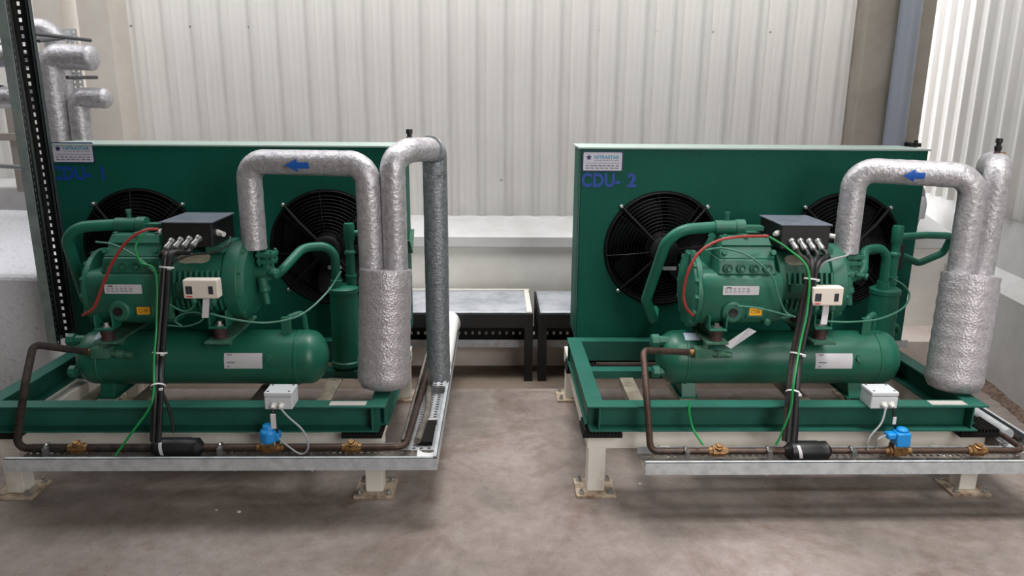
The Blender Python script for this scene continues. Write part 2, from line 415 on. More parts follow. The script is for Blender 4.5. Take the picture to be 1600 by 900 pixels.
# low black benches against the back wall
def bench(x0, x1, label, rim):
    t = thing('bench', ((x0+x1)/2, 4.2, 0), label, 'bench', 'low benches along the back wall')
    zt = 0.352
    mb = MB()
    for (a, b) in (((x0, 3.965), (x1, 3.965)), ((x0, 4.43), (x1, 4.43))): mb.box(a[0], b[0], a[1]-0.022, a[1]+0.022, zt-0.08, zt)
    for x in (x0+0.022, x1-0.022): mb.box(x-0.022, x+0.022, 3.99, 4.41, zt-0.08, zt)
    mb.build('frame', BLKST, t, 0, bevel=0.002)
    for x in (x0+0.024, x1-0.024):
        for y, zb in ((3.966, -0.045), (4.428, 0.108)):
            MB().box(x-0.024, x+0.024, y-0.024, y+0.024, zb, zt-0.08).build('leg', BLKST, t, 0, bevel=0.002)
    nx, ny = 24, 12; mb = MB(); vs = []; fs = []
    for j in range(ny+1):
        for i in range(nx+1):
            u = i/nx; v = j/ny
            vs.append((x0+0.01+(x1-x0-0.02)*u, 3.955+0.485*v, zt+0.006-0.004*math.sin(PI*u)*math.sin(PI*v)+0.001*random.random()))
    for j in range(ny):
        for i in range(nx):
            a = j*(nx+1)+i; fs.append((a, a+1, a+nx+2, a+nx+1))
    mb.add(vs, fs); o = mb.build('top_sheet', TABTOP, t, 60); md = o.modifiers.new('s', 'SOLIDIFY'); md.thickness = 0.004; md.offset = -1
    if rim:
        mb = MB(); mb.box(x0, x1, 4.44, 4.46, zt, zt+0.014); mb.box(x1-0.035, x1-0.006, 3.95, 4.44, zt+0.004, zt+0.012); mb.build('edge_strip', CREAM, t, 0)
    return t
bench(-0.75, 0.205, 'low black steel bench with sagging grey sheet top and pale rim, left of the pair', True)
bench(0.235, 1.16, 'low black steel bench with flat grey sheet top, half hidden by the right cabinet', False)
bench(1.22, 2.16, 'low black steel bench whose end shows right of the right green cabinet', False)

# cable tray along the back
t = thing('cable_tray', (1.0, 4.15, 0.12), 'long grey cable tray with black slotted rail running low behind the benches', 'cable tray')
mb = MB(); mb.box(-2.0, 2.4, 4.055, 4.060, 0.125, 0.165); mb.box(-2.0, 2.4, 4.055, 4.17, 0.120, 0.125); mb.build('channel', GALV, t, 0)
mb = MB(); mb.perf((-2.0, 4.17, 0.125), (1, 0, 0), (0, 0, 1), 4.4, 0.09, 110, 1, 0.35, 0.22, 0.003); mb.build('slotted_rail', BLKST, t, 0)
for x in (0.28, 0.42, -0.6, 1.3): MB().box(x-0.012, x+0.012, 4.10, 4.13, -0.045, 0.12).build('support', GALV, t, 0)

# ------------------------------------------------------------------ left services
t = thing('cable_tray', (-1.93, 3.2, 0.4), 'tall vertical slotted cable riser beside the left green cabinet, dark inside', 'cable tray')
X0 = PY(40, 300, 3.19).x
mb = MB(); mb.obox((X0+0.018, 3.185, 1.7), (1, 0, 0), (0, 1, 0), (0, 0, 1), 0.020, 0.0015, 1.28); mb.box(X0-0.002, X0, 3.185, 3.30, 0.42, 2.98)
mb.build('side_rail', mat('greenish_galvanised', (150, 164, 160), 0.5, 0.3, rgb2=(128, 142, 138), vscale=12), t, 0)
mb = MB(); mb.perf((X0, 3.30, 0.42), (0, 0, 1), (1, 0, 0), 2.56, 0.072, 80, 2, 0.5, 0.36, 0.002); mb.build('slotted_web', BLKST, t, 0)
mb = MB(); mb.perf((X0+0.036, 3.188, 0.42), (0, 0, 1), (0, 1, 0), 2.56, 0.03, 90, 1, 0.45, 0.3, 0.002); mb.build('slotted_flange', BLKST, t, 0)
mb = MB(); mb.box(X0+0.062, X0+0.072, 3.275, 3.279, 0.42, 2.98); mb.box(X0+0.070, X0+0.072, 3.275, 3.30, 0.42, 2.98); mb.build('outer_lip', mat('dark_steel', (62, 70, 72), 0.5, 0.4), t, 0)
for i, x in enumerate((0.022,)):
    MB().tube(spline([(X0+x, 3.262+0.01*(i % 2), 0.45), (X0+x+0.004, 3.27, 1.2), (X0+x-0.003, 3.262, 2.0), (X0+x, 3.268, 2.95)]), 0.009, 8).build('cable', RUBBER, t)

def foil_elbow(name, label, pts, r, R, arrow=None):
    t = thing(name, pts[0], label, 'insulated pipe', 'foil wrapped pipes at the left')
    mb = MB(); mb.tube(sub(fillet(pts, R, 10), 0.03), r, 28, 0.012)
    e = V(pts[-1]); d = (e-V(pts[-2])).normalized(); mb.lathe(e, d, [(0, r), (0.012, r*0.93), (0.024, r*0.7), (0.030, r*0.3)], 28)
    mb.build('foil_jacket', FOIL, t, 50)
    return t
A = PY(77, 88, 4.0)
foil_elbow('insulated_pipe', 'larger foil wrapped pipe rising behind the left cabinet and turning right below the strut',
    [(A.x, 4.0, 0.985), (A.x, 4.0, A.z), (A.x+0.215, 3.99, A.z-0.006)], 0.064, 0.055)
B = PY(121, 152, 4.0)
foil_elbow('insulated_pipe', 'shorter foil wrapped pipe with round elbow low behind the left cabinet',
    [(B.x, 4.0, 0.985), (B.x, 4.0, B.z), (B.x+0.145, 3.99, B.z-0.004)], 0.052, 0.05)
Cc = PY(66, 45, 4.25)
foil_elbow('insulated_pipe', 'grey foil pipe bend behind the riser, uppermost at the left edge',
    [(Cc.x-0.6, 4.25, Cc.z), (Cc.x+0.06, 4.25, Cc.z), (Cc.x+0.07, 4.25, 0.985)], 0.055, 0.08)
def thin_bar(px0, py0, px1, py1, Y, r, name, label, m_=None, cat='rod'):
    a = PY(px0, py0, Y); b = PY(px1, py1, Y+0.25)
    t = tag(MB().tube([a, b], r, 10).build(name, m_ or mat('dark_zinc', (84, 84, 86), 0.5, 0.5), None), label, cat)
thin_bar(48, 52, 142, 63, 3.75, 0.009, 'threaded_rod', 'dark threaded rod above the larger foil elbow at upper left')
thin_bar(60, 64, 100, 60, 3.95, 0.009, 'threaded_rod', 'short dark rod crossing behind the grey foil bend', None)
thin_bar(105, 121, 151, 121, 3.8, 0.009, 'threaded_rod', 'dark threaded rod above the shorter foil elbow')
sx = PY(113, 100, 4.3).x
mb = MB(); mb.perf((sx-0.045, 4.3, 0.985), (0, 0, 1), (1, 0, 0), PY(113, 45, 4.3).z-0.985, 0.09, 30, 3, 0.5, 0.45, 0.003); mb.box(sx-0.047, sx-0.045, 4.3, 4.34, 0.985, PY(113, 45, 4.3).z)
tag(mb.build('slotted_strut', GALV, None, 0), 'upright slotted grey strut behind the two foil elbows', 'strut')
for (py, lab, hw) in ((86, 'foil wrapped pipe with blue band at the left picture edge, upper of two', 0.055), (151, 'foil wrapped pipe with blue band at the left picture edge, lower of two', 0.055)):
    a = PY(2, py, 3.95)
    t = thing('insulated_pipe', (a.x-0.2, 3.95, a.z), lab, 'insulated pipe', 'foil wrapped pipes at the left')
    MB().tube(sub([(a.x-0.9, 3.95, a.z), (a.x+0.16, 3.95, a.z-0.005)], 0.04), hw, 24, 0.012).build('foil_jacket', FOIL, t, 50)
    MB().lathe((a.x-0.12, 3.95, a.z), (1, 0, 0), [(0, hw+0.002), (0.13, hw+0.002)], 24, cap=False).build('blue_band', BLUEA, t)
bx = PY(26, 220, 4.2)
mb = MB(); mb.box(bx.x-0.04, bx.x+0.04, 4.2, 4.26, 0.985, PY(26, 165, 4.2).z); mb.box(bx.x-0.10, bx.x+0.06, 4.19, 4.23, PY(26, 214, 4.2).z-0.02, PY(26, 214, 4.2).z+0.02)
tag(mb.build('support_post', mat('beige_bracket', (176, 166, 158), 0.7), None, 0, bevel=0.003), 'beige steel support post with short cross arm standing on the white ledge at far left', 'post')
a = PY(0, 256, 4.1); b = PY(44, 262, 4.1)
tag(MB().tube([a-V((0.6, 0, -0.02)), b], 0.012, 10).build('conduit', GREYC, None), 'thin grey conduit running low behind the slotted cable riser', 'conduit')

# ------------------------------------------------------------------ a refrigeration unit
def blades(c, R, nb=7):
    mb = MB()
    for k in range(nb):
        a0 = 2*PI*k/nb
        nr, na = 6, 5; vs = []
        for i in range(nr+1):
            r = 0.075+(R-0.075)*i/nr
            for j in range(na+1):
                w = j/na; a = a0 + (w-0.5)*0.62 + 0.25*(i/nr)**1.5
                vs.append((c[0]+r*math.cos(a), c[1]+(w-0.5)*0.07, c[2]+r*math.sin(a)))
        fs = [(i*(na+1)+j, i*(na+1)+j+1, (i+1)*(na+1)+j+1, (i+1)*(na+1)+j) for i in range(nr) for j in range(na)]
        mb.add(vs, fs)
    return mb

def cabinet(x0, side, n, star_dx, sticker_xz, text_xz, ts):
    y0, y1, z0, z1, W = 3.38, 3.66, 0.385, 1.297, 1.59
    x1 = x0+W
    t = thing('condenser_cabinet', ((x0+x1)/2, (y0+y1)/2, z0), 'dark green sheet metal twin fan condenser cabinet lettered CDU- %s, %s' % (n, side), 'condenser', 'green condenser cabinets')
    fc = [(x0+0.393, 0.836), (x0+1.243, 0.836)]; R = 0.255
    mb = MB()
    mb.poly_prism([[(x0+0.004, z0), (x1-0.004, z0), (x1-0.004, z1-0.004), (x0+0.004, z1-0.004)]] + [circ(a, b, R, 64, True) for a, b in fc],
                  lambda u, v, w: V((u, y0+w, v)), 0.003)
    # folded edges
    for xx in (x0+0.003, x1-0.006):
        mb.box(xx, xx+0.003, y0, y0+0.05, z0, z1-0.004)
    mb.box(x0, x1, y0, y0+0.05, z0, z0+0.003)
    for i in range(7):
        for (zz) in (z0+0.02, z1-0.03):
            mb.lathe((x0+0.06+i*(W-0.12)/6, y0, zz), (0, -1, 0), [(0, 0.006), (0.003, 0.005)], 8)
    mb.build('front_panel', PANELG, t, 30)
    lid = MB(); lid.box(x0-0.008, x1+0.008, y0-0.008, y1+0.01, z1-0.004, z1+0.004)
    lid.build('top_panel', mat('chalky_green_lid', (158, 176, 169), 0.4, 0, spec=0.6), t, 0, bevel=0.0015)  # lid colour much paler than the front panel
    bt = MB(); bt.box(x0+0.004, x1-0.004, y0+0.05, y1, z0, z0+0.004); bt.box(x0+0.02, x1-0.02, y1-0.004, y1-0.001, z0, z1-0.004); bt.build('back_panel', COIL, t, 0)
    for xx, nm in ((x0, -1), (x1, 1)):
        sp_ = MB()
        xa = xx+(0.0035 if nm < 0 else -0.0055)
        sp_.perf((xa, y0+0.05, z0), (0, 0, 1), (0, 1, 0), z1-z0-0.006, 0.06, 46, 2, 0.45, 0.35, 0.002)
        sp_.box(xa, xa+0.002, y1-0.06, y1, z0, z1-0.005)
        sp_.build('slotted_side_rail', PANELG, t, 0)
        MB().box(xa, xa+0.002, y0+0.11, y1-0.06, z0, z1-0.005).build('side_panel', PANELG, t, 0)
        if nm > 0:
            br = MB(); br.bar((xa+0.008, y0+0.05, 0.86), (xa+0.008, y0+0.16, 0.78), 0.004, 0.03, (1, 0, 0)); br.bar((xa+0.008, y0+0.16, 0.78), (xa+0.008, y0+0.25, 0.88), 0.004, 0.03, (1, 0, 0))
            br.build('bent_bracket', DUSTY, t, 0)
    for i, (cx, cz) in enumerate(fc):
        mb = MB(); mb.lathe((cx, y0-0.012, cz), (0, 1, 0), [(0, R+0.012), (0.004, R+0.016), (0.012, R+0.012), (0.03, R-0.003), (0.13, R-0.012), (0.13, R-0.014), (0.028, R-0.006), (0.0, R+0.004), (0, R+0.012)], 64, cap=False)
        mb.build('fan_duct', DUCTB, t)
        MB().lathe((cx, y0+0.2, cz), (0, 1, 0), [(0, R+0.01), (0.004, R+0.01)], 48).build('coil_face', DUCTB, t)
        fan = MB().lathe((cx, y0+0.02, cz), (0, 1, 0), [(0, 0.05), (0.008, 0.072), (0.08, 0.078), (0.1, 0.07)], 32).build('fan_hub', BLADE, t)
        blades((cx, y0+0.07, cz), R-0.02).build('fan_blades', BLADE, fan, 60)
        g = MB()
        for k in range(13):
            rr = 0.075+0.0152*k
            yy = y0-0.048+0.035*(k/12)**2
            g.torus((cx, yy, cz), (0, 1, 0), rr, 0.0011, 56, 4)
        g.torus((cx, y0-0.012, cz), (0, 1, 0), R+0.006, 0.004, 64, 6)
        for k in range(8):
            a = PI/8+k*PI/4 if False else k*PI/4+0.12
            c_, s_ = math.cos(a), math.sin(a)
            g.tube([(cx+0.065*c_, y0-0.05, cz+0.065*s_), (cx+0.16*c_, y0-0.044, cz+0.16*s_), (cx+(R+0.004)*c_, y0-0.014, cz+(R+0.004)*s_)], 0.002, 6)
        for a in (PI/4, 3*PI/4, 5*PI/4, 7*PI/4):
            c_, s_ = math.cos(a), math.sin(a)
            g.tube([(cx+0.06*c_, y0-0.052, cz+0.06*s_), (cx+0.17*c_, y0-0.048, cz+0.17*s_), (cx+(R+0.028)*c_, y0-0.012, cz+(R+0.028)*s_)], 0.0065, 8)
        gg = g.build('fan_guard', WIREB, t)
        MB().lathe((cx, y0-0.085, cz), (0, 1, 0), [(0, 0.052), (0.005, 0.062), (0.04, 0.066), (0.045, 0.07)], 32).build('motor_cap', BLADE, gg)
        for a in (PI/4, 3*PI/4, 5*PI/4, 7*PI/4):
            c_, s_ = math.cos(a), math.sin(a)
            p0 = V((cx+(R+0.026)*c_, y0-0.02, cz+(R+0.026)*s_))
            MB().lathe(p0, (0, 1, 0), [(-0.004, 0.006), (0, 0.009), (0.02, 0.009)], 10).build('bolt', CHROME, gg)
        MB().poly_prism([rrect(-0.032, 0.032, -0.009, 0.009, 0.006)], front(cx+0.03, y0-0.054, cz-0.082), 0.0015).build('maker_plate', LABW, gg, 0)
    # sticker
    sx_, sz_ = sticker_xz
    w, h = 0.186, 0.092
    st = MB().poly_prism([rrect(0, w, -h, 0, 0.008)], front(sx_, y0-0.0015, sz_), 0.001).build('sticker_border', NAVY, t, 0)
    b = 0.0055
    MB().poly_prism([rrect(b, w-b, -h+b, -b, 0.005)], front(sx_, y0-0.0027, sz_), 0.0008).build('sticker_face', STICK, st, 0)
    F = front(sx_, y0-0.0037, sz_)
    pts = []
    for k in range(10):
        a = PI/2+k*PI/5; r = 0.014 if k % 2 == 0 else 0.007; pts.append((0.030+r*math.cos(a), -0.028+r*math.sin(a)))
    MB().poly_prism([pts], F, 0.0005).build('star_emblem', NAVY, st, 0)
    mb = MB(); text_mesh(mb, 'NITRASTAR', 0.0215, F, 0.0004, 0.0006, 1.0, 0.98)
    mx = max(v.x for v in mb.v)-(sx_); k = 0.115/(mx)
    for v in mb.v: v.x = sx_+0.053+(v.x-sx_)*k; v.z -= 0.034
    mb.build('lettering', CYANT, st, 0)
    ink = MB(); random.seed(3)
    for (vv, hh, segs) in ((-0.042, 0.003, 9), (-0.054, 0.002, 1), (-0.067, 0.0045, 8), (-0.078, 0.0045, 7)):
        u = 0.016 if vv < -0.045 else 0.055; end = w-0.014
        if segs == 1: ink.poly_prism([[(u, vv), (end, vv), (end, vv+hh), (u, vv+hh)]], F, 0.0004)
        else:
            step = (end-u)/segs
            for q in range(segs):
                l = step*random.uniform(0.55, 0.85); ink.poly_prism([[(u+q*step, vv), (u+q*step+l, vv), (u+q*step+l, vv+hh), (u+q*step, vv+hh)]], F, 0.0004)
    ink.build('small_print', INKG, st, 0)
    mb = MB(); F2 = front(text_xz[0], y0-0.0015, text_xz[1])
    text_mesh(mb, 'CDU-', ts, F2, 0.0004, 0.0035, 1.06)
    mx = max(v.x for v in mb.v)-text_xz[0]; k = 0.178/mx
    for v in mb.v: v.x = text_xz[0]+(v.x-text_xz[0])*k
    mb.build('lettering', BLUET, t, 0)
    mb = MB(); F2 = front(text_xz[0]+0.21, y0-0.0015, text_xz[1])
    text_mesh(mb, n, ts, F2, 0.0004, 0.0035); mb.build('lettering', BLUET, t, 0)
    # feet under the cabinet
    for x in (x0+0.10, x1-0.10):
        MB().box(x-0.04, x+0.04, y0+0.01, y0+0.26, z0-0.045, z0).build('rubber_foot', RUBBER, t, 0, bevel=0.002); MB().box(x-0.05, x+0.05, y0+0.03, y0+0.25, 0.268, z0-0.045).build('riser_block', CREAM, t, 0, bevel=0.002)

def skid(x0, x1, side):
    t = thing('base_frame', ((x0+x1)/2, 3.0, 0.302), 'green painted channel steel base frame under the machinery of the %s' % side, 'frame', 'green base frames')
    zt, zb, yf, yb, th = 0.405, 0.302, 2.54, 3.365, 0.007
    mb = MB()   # front beam, open side forward
    mb.box(x0, x1, yf, yf+0.062, zt-th, zt); mb.box(x0+0.012, x1-0.03, yf+0.052, yf+0.06, zb, zt-th); mb.box(x0+0.012, x1-0.03, yf, yf+0.06, zb, zb+th)
    mb.box(x0+0.045, x0+0.051, yf+0.006, yf+0.055, zb, zt-th); mb.box(x1-0.055, x1-0.049, yf+0.006, yf+0.055, zb, zt-th)
    mb.build('front_beam', SKIDG, t, 0, bevel=0.0012)
    mb = MB(); mb.box(x0, x1, yb-0.06, yb, zt-th, zt); mb.box(x0, x1, yb-0.06, yb-0.052, zb, zt-th); mb.box(x0, x1, yb-0.06, yb, zb, zb+th); mb.build('rear_beam', SKIDG, t, 0)
    for s, xo in ((1, x0), (-1, x1)):
        a, b = (xo, xo+s*0.064); l, h = min(a, b), max(a, b)
        mb = MB(); mb.box(l, h, yf+0.062, yb-0.06, zt-th, zt); mb.box(l, h, yf+0.062, yb-0.06, zb, zb+th)
        wx = xo+s*0.010; mb.box(min(wx, wx+s*0.007), max(wx, wx+s*0.007), yf+0.062, yb-0.06, zb, zt-th)
        mb.build('side_beam', SKIDG, t, 0, bevel=0.0012)
    for Y in (3.12,):
        mb = MB(); mb.box(x0+0.064, x1-0.064, Y-0.03, Y+0.03, 0.33, 0.337); mb.box(x0+0.064, x1-0.064, Y-0.03, Y-0.023, zb, 0.33); mb.build('cross_beam', SKIDG, t, 0)
    for fx in (0.16, 0.30, 0.62, 0.80):
        X = x0+(x1-x0)*fx
        mb = MB(); mb.box(X-0.03, X+0.03, yf+0.06, 3.09, 0.300, 0.307); mb.box(X-0.03, X-0.024, yf+0.06, 3.09, 0.274, 0.30)
        mb.build('cross_rail', mat('dusty_primer', (136, 128, 112), 0.8, rgb2=(100, 94, 82), vscale=9), t, 0)
    MB().box(x1-0.21, x1-0.075, yf+0.012, yf+0.05, zt, zt+0.0012).build('paint_scuff', mat('bare_scuffed_metal', (176, 170, 166), 0.7), t, 0)

def stand(xl, xr, side, yf=2.655, yr=3.60):
    t = thing('stand', ((xl+xr)/2, 3.1, 0), 'cream painted steel stand with bolted foot plates carrying the %s' % side, 'stand', 'cream steel stands')
    z0, z1 = 0.198, 0.268
    mb = MB(); mb.box(xl-0.04, xr+0.04, yf-0.04, yf+0.03, z0, z1); mb.box(xl-0.04, xr+0.04, yr-0.03, yr+0.04, z0, z1)
    for x in (xl, xr): mb.box(x-0.04, x+0.03, yf+0.03, yr-0.03, z0, z1)
    mb.build('beams', CREAM, t, 0, bevel=0.003)
    for x in (xl, xr):
        for y in (yf, yr):
            l = MB().box(x-0.034, x+0.034, y-0.034, y+0.034, 0.012, z0).build('leg', CREAM, t, 0, bevel=0.003)
            pl = MB().box(x-0.078, x+0.078, y-0.07, y+0.07, 0.0, 0.012).build('foot_plate', RUSTY, l, 0, bevel=0.002)
            for sx in (-1, 1):
                for sy_ in (-1, 1):
                    MB().lathe((x+sx*0.057, y+sy_*0.051, 0.012), (0, 0, 1), [(0, 0.012), (0.008, 0.012), (0.009, 0.006), (0.022, 0.006)], 8).build('anchor_bolt', CHROME, l)
    names = {('l', 'f'): 'front left', ('r', 'f'): 'front right', ('l', 'r'): 'rear left', ('r', 'r'): 'rear right'}
    for kx, x in (('l', xl), ('r', xr)):
        for ky, y in (('f', yf-0.035), ('r', 3.30)):
            xx = x+(0.01 if kx == 'l' else -0.03) + (0.0 if kx == 'l' else 0)
            pd = MB(); pd.box(xx-0.075, xx+0.075, y-0.06, y+0.06, z1, z1+0.018)
            for i in range(11): pd.box(xx-0.07+i*0.0135, xx-0.063+i*0.0135, y-0.06, y+0.06, z1+0.018, z1+0.033)
            tag(pd.build('rubber_pad', RUBBER, None, 0), 'black ribbed rubber pad under the %s frame corner of the %s' % (names[(kx, ky)], side), 'pad', 'rubber pads under the frames')

def tray(x0, x1, y0, wid, side, yend, pins, zf=0.214):
    t = thing('cable_tray', ((x0+x1)/2, y0+0.07, zf), 'grey galvanised cable tray wrapping the front and right of the %s' % side, 'cable tray', 'trays around the units')
    y1 = y0+wid
    mb = MB(); mb.box(x0, x1, y0-0.002, y0, zf-0.004, zf+0.044); mb.box(x0, x1-wid, y1, y1+0.002, zf, zf+0.03)
    mb.box(x0, x1, y0-0.002, y0+0.012, zf+0.042, zf+0.044)
    mb.build('front_rail', GALV, t, 0)
    mb = MB(); mb.perf((x0, y0, zf), (1, 0, 0), (0, 1, 0), x1-x0, wid, 60, 4, 0.5, 0.42, 0.002); mb.build('slotted_floor', GALVD, t, 0)
    mb = MB(); mb.perf((x1-wid, y1, zf), (0, 1, 0), (1, 0, 0), yend-y1, wid, 56, 5, 0.55, 0.45, -0.002); mb.build('slotted_side_floor', GALV, t, 0)
    mb = MB(); mb.box(x1-0.002, x1, y0, yend, zf-0.004, zf+0.05); mb.box(x1-0.014, x1, y0, yend, zf+0.048, zf+0.05); mb.build('outer_rail', GALV, t, 0)
    mb = MB(); mb.box(x1-wid-0.002, x1-wid, y1, yend, zf, zf+0.045); mb.box(x1-wid-0.002, x1-wid+0.01, y1, yend, zf+0.043, zf+0.045); mb.build('inner_rail', GALVD, t, 0)
    for i, (px_, l) in enumerate(pins):
        X = px_; Y = y0+0.045+(i % 3)*0.03
        MB().cyl((X, Y, zf-l), (X, Y, zf+0.03), 0.004, 8).build('threaded_rod', CHROME, t)
    # bearers tying the tray to the stand
    for X in (x0+0.12, x1-0.35):
        MB().box(X-0.02, X+0.02, y1-0.02, y1+0.10, zf-0.012, zf-0.002).build('bearer', CREAM, t, 0)
    # lines lying in the side tray
    return t

def foil_cyl(base, top, r, side, lean, extra=''):
    t = thing('suction_accumulator', base, 'fat foil wrapped suction accumulator cylinder on the front right corner of the %s' % side, 'accumulator', 'foil wrapped accumulators')
    a = V(base); b = V(top); L = (b-a).length
    prof = [(0, r*0.55), (0.012, r*0.85), (0.04, r*0.99)]
    n = 26
    for i in range(1, n): prof.append((0.04+(L-0.05)*i/n, r*(1+0.012*math.sin(i*1.7))))
    prof += [(L-0.006, r*1.0), (L, r*0.985), (L+0.001, r*0.8)]
    MB().lathe(a, b-a, prof, 48, jit=0.008).build('foil_jacket', FOILD, t, 60)
    return t

def valve_cap(mb_parent, p):
    c = MB().lathe(p-V((0, 0, 0.02)), (0, 0, 1), [(0, 0.016), (0.02, 0.014), (0.026, 0.010), (0.034, 0.010)], 12).build('brass_valve', COPPER, mb_parent)
    MB().lathe(p+V((0, 0, 0.01)), (0, 0, 1), [(0, 0.011), (0.01, 0.013), (0.018, 0.013), (0.02, 0.009), (0.03, 0.009), (0.032, 0.013), (0.048, 0.012)], 12).build('black_cap', BLACK, c)
    MB().cyl(p+V((0.008, 0, 0.0)), p+V((0.032, 0, 0.0)), 0.006, 8).build('side_port', BRASS, c)

def arrow(parent, y, z, xc, r, L=0.165, hw=0.0115, hh=0.025, hl=0.046):
    """blue arrow bent round a pipe running along X, pointing to -X"""
    mb = MB(); n = 8
    def P(u, v):   # v along circumference
        th = v/r; return V((xc+u, y-(r+0.0025)*math.cos(th), z+(r+0.0025)*math.sin(th)))
    off = -0.006
    rows = [(-hw+2*hw*i/n) for i in range(n+1)]
    vs = [P(u, v+off) for v in rows for u in (-L/2+hl, L/2)]
    mb.add(vs, [(2*i, 2*i+1, 2*i+3, 2*i+2) for i in range(n)])
    rows = [(-hh+2*hh*i/n) for i in range(n+1)]
    vs = []
    for v in rows:
        vs += [P(-L/2+hl*abs(v)/hh, v+off), P(-L/2+hl, v+off)]
    mb.add(vs, [(2*i, 2*i+1, 2*i+3, 2*i+2) for i in range(n)])
    mb.build('blue_arrow', BLUEA, parent, 0)

def compressor(dx, side, u):
    yc = 2.95
    X = lambda x: x+dx
    t = thing('compressor', (X(1.08), yc, 0.62), 'green cast iron piston compressor with black terminal box, centre of the %s' % side, 'compressor', 'piston compressors')
    # crankcase: rounded box with a broader top shoulder
    yf = 2.79
    mb = MB()
    sec = [(yf+0.02, 0.655), (yf-0.0, 0.69), (yf-0.008, 0.80), (yf+0.0, 0.83), (yf+0.022, 0.85), (yc+0.13, 0.85), (yc+0.15, 0.80), (yc+0.15, 0.69), (yc+0.12, 0.64), (yf+0.05, 0.635)]
    vs = []; n = len(sec)
    cen = V((0, yc, 0.745))
    for x, k in ((0.805, 0.93), (0.82, 1.0), (1.115, 1.0), (1.13, 0.95)):
        for (y, z) in sec: vs.append((X(x), cen.y+(y-cen.y)*k, cen.z+(z-cen.z)*k))
    fs = [(i*n+j, i*n+(j+1) % n, (i+1)*n+(j+1) % n, (i+1)*n+j) for i in range(3) for j in range(n)] + [tuple(range(n))[::-1], tuple(range(3*n, 4*n))]
    mb.add(vs, fs)
    mb.lathe((X(0.93), yf+0.012, 0.700), (0, -1, 0), [(0, 0.05), (0.022, 0.042), (0.028, 0.040)], 28)      # boss round the sight glass
    mb.box(X(0.985), X(1.06), yf-0.004, yf+0.03, 0.672, 0.722)
    mb.box(X(1.05), X(1.13), yf+0.01, yf+0.06, 0.66, 0.70)
    mb.lathe((X(1.075), yf+0.02, 0.655), (0, -1, 0), [(0, 0.018), (0.025, 0.014)], 12)
    cc = mb.build('crankcase', CAST, t, 40, bevel=0.007)
    MB().lathe((X(0.93), yf-0.018, 0.700), (0, -1, 0), [(0, 0.018), (0.002, 0.018), (0.0021, 0.016), (0.001, 0.012)], 20).build('sight_glass', BLACK, t)
    # end cover with bolts
    mb = MB(); mb.lathe((X(0.812), yc-0.005, 0.755), (-1, 0, 0), [(0, 0.158), (0.018, 0.158), (0.022, 0.150), (0.030, 0.146), (0.036, 0.10), (0.044, 0.085), (0.050, 0.05)], 40)
    for k in range(14):
        a = 2*PI*k/14; mb.lathe((X(0.794), yc-0.005+0.147*math.cos(a), 0.755+0.147*math.sin(a)), (-1, 0, 0), [(0, 0.012), (0.010, 0.012), (0.014, 0.008)], 6)
    mb.build('end_cover', CAST, t, 35)
    # cylinder heads (banks) on top
    mb = MB()
    def frustum(x0, x1, y0, y1, z0, z1, ins, insx=0.01):
        return mb.add([(x0,y0,z0),(x1,y0,z0),(x1,y1,z0),(x0,y1,z0),(x0+insx,y0+ins,z1),(x1-insx,y0+ins,z1),(x1-insx,y1-ins,z1),(x0+insx,y1-ins,z1)],
              [(0,3,2,1),(4,5,6,7),(0,1,5,4),(1,2,6,5),(2,3,7,6),(3,0,4,7)])
    frustum(X(0.865), X(1.10), yf+0.012, yc+0.14, 0.845, 0.905, 0.015)
    frustum(X(0.875), X(1.095), yf+0.03, yc+0.12, 0.905, 0.955, 0.035)
    hd = mb.build('cylinder_block', CAST, t, 30, bevel=0.006)
    mb = MB()
    frustum(X(0.885), X(1.085), yf+0.055, yc+0.10, 0.955, 0.985, 0.02)
    for (x, y) in ((0.905, yf+0.085), (1.065, yf+0.085), (0.905, yc+0.07), (1.065, yc+0.07), (0.985, yf+0.08)):
        mb.lathe((X(x), y, 0.98), (0, 0, 1), [(0, 0.015), (0.004, 0.015), (0.005, 0.010), (0.014, 0.010)], 6)
    mb.lathe((X(0.985), yc-0.01, 0.98), (0, 0, 1), [(0, 0.035), (0.01, 0.033), (0.014, 0.022), (0.02, 0.02)], 20)
    mb.build('cylinder_head', CAST, t, 30, bevel=0.004)
    # recessed bolt pockets along the block
    for i in range(4):
        x = X(0.905+i*0.052)
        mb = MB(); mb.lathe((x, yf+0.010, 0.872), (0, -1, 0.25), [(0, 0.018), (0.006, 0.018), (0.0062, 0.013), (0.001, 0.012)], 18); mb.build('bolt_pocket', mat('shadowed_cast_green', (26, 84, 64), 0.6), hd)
        MB().lathe((x, yf+0.004, 0.869), (0, -1, 0.25), [(0, 0.009), (0.008, 0.008)], 6).build('bolt', CAST, hd)
    for x in (0.89, 1.08):
        MB().lathe((X(x), yf+0.028, 0.93), (0, -1, 0.5), [(0, 0.013), (0.014, 0.011)], 8).build('bolt', CAST, hd)
    # motor housing with cooling fins
    mb = MB(); R = 0.150
    mb.lathe((X(1.12), yc, 0.785), (1, 0, 0), [(0, R*0.93), (0.015, R*0.97), (0.2, R*0.97), (0.205, R*1.03), (0.225, R*1.06), (0.262, R*1.06), (0.266, R*1.0), (0.285, R*0.90), (0.295, R*0.6)], 44)
    for a in (-0.42, 0.30):
        for k in range(9):
            x = X(1.148+k*0.021)
            th = PI+a
            c = V((x, yc+math.cos(th)*(R+0.002), 0.785-math.sin(th)*(R+0.002)))
            rad = V((0, math.cos(th), -math.sin(th))); tan = V((0, -math.sin(th), -math.cos(th)))
            mb.obox(c, (1, 0, 0), rad, tan, 0.0045, 0.012, 0.024)
    for k in range(10):
        a = 2*PI*k/10+0.2; mb.lathe((X(1.12+0.262), yc+R*0.98*math.cos(a), 0.785+R*0.98*math.sin(a)), (1, 0, 0), [(0, 0.011), (0.012, 0.010)], 6)
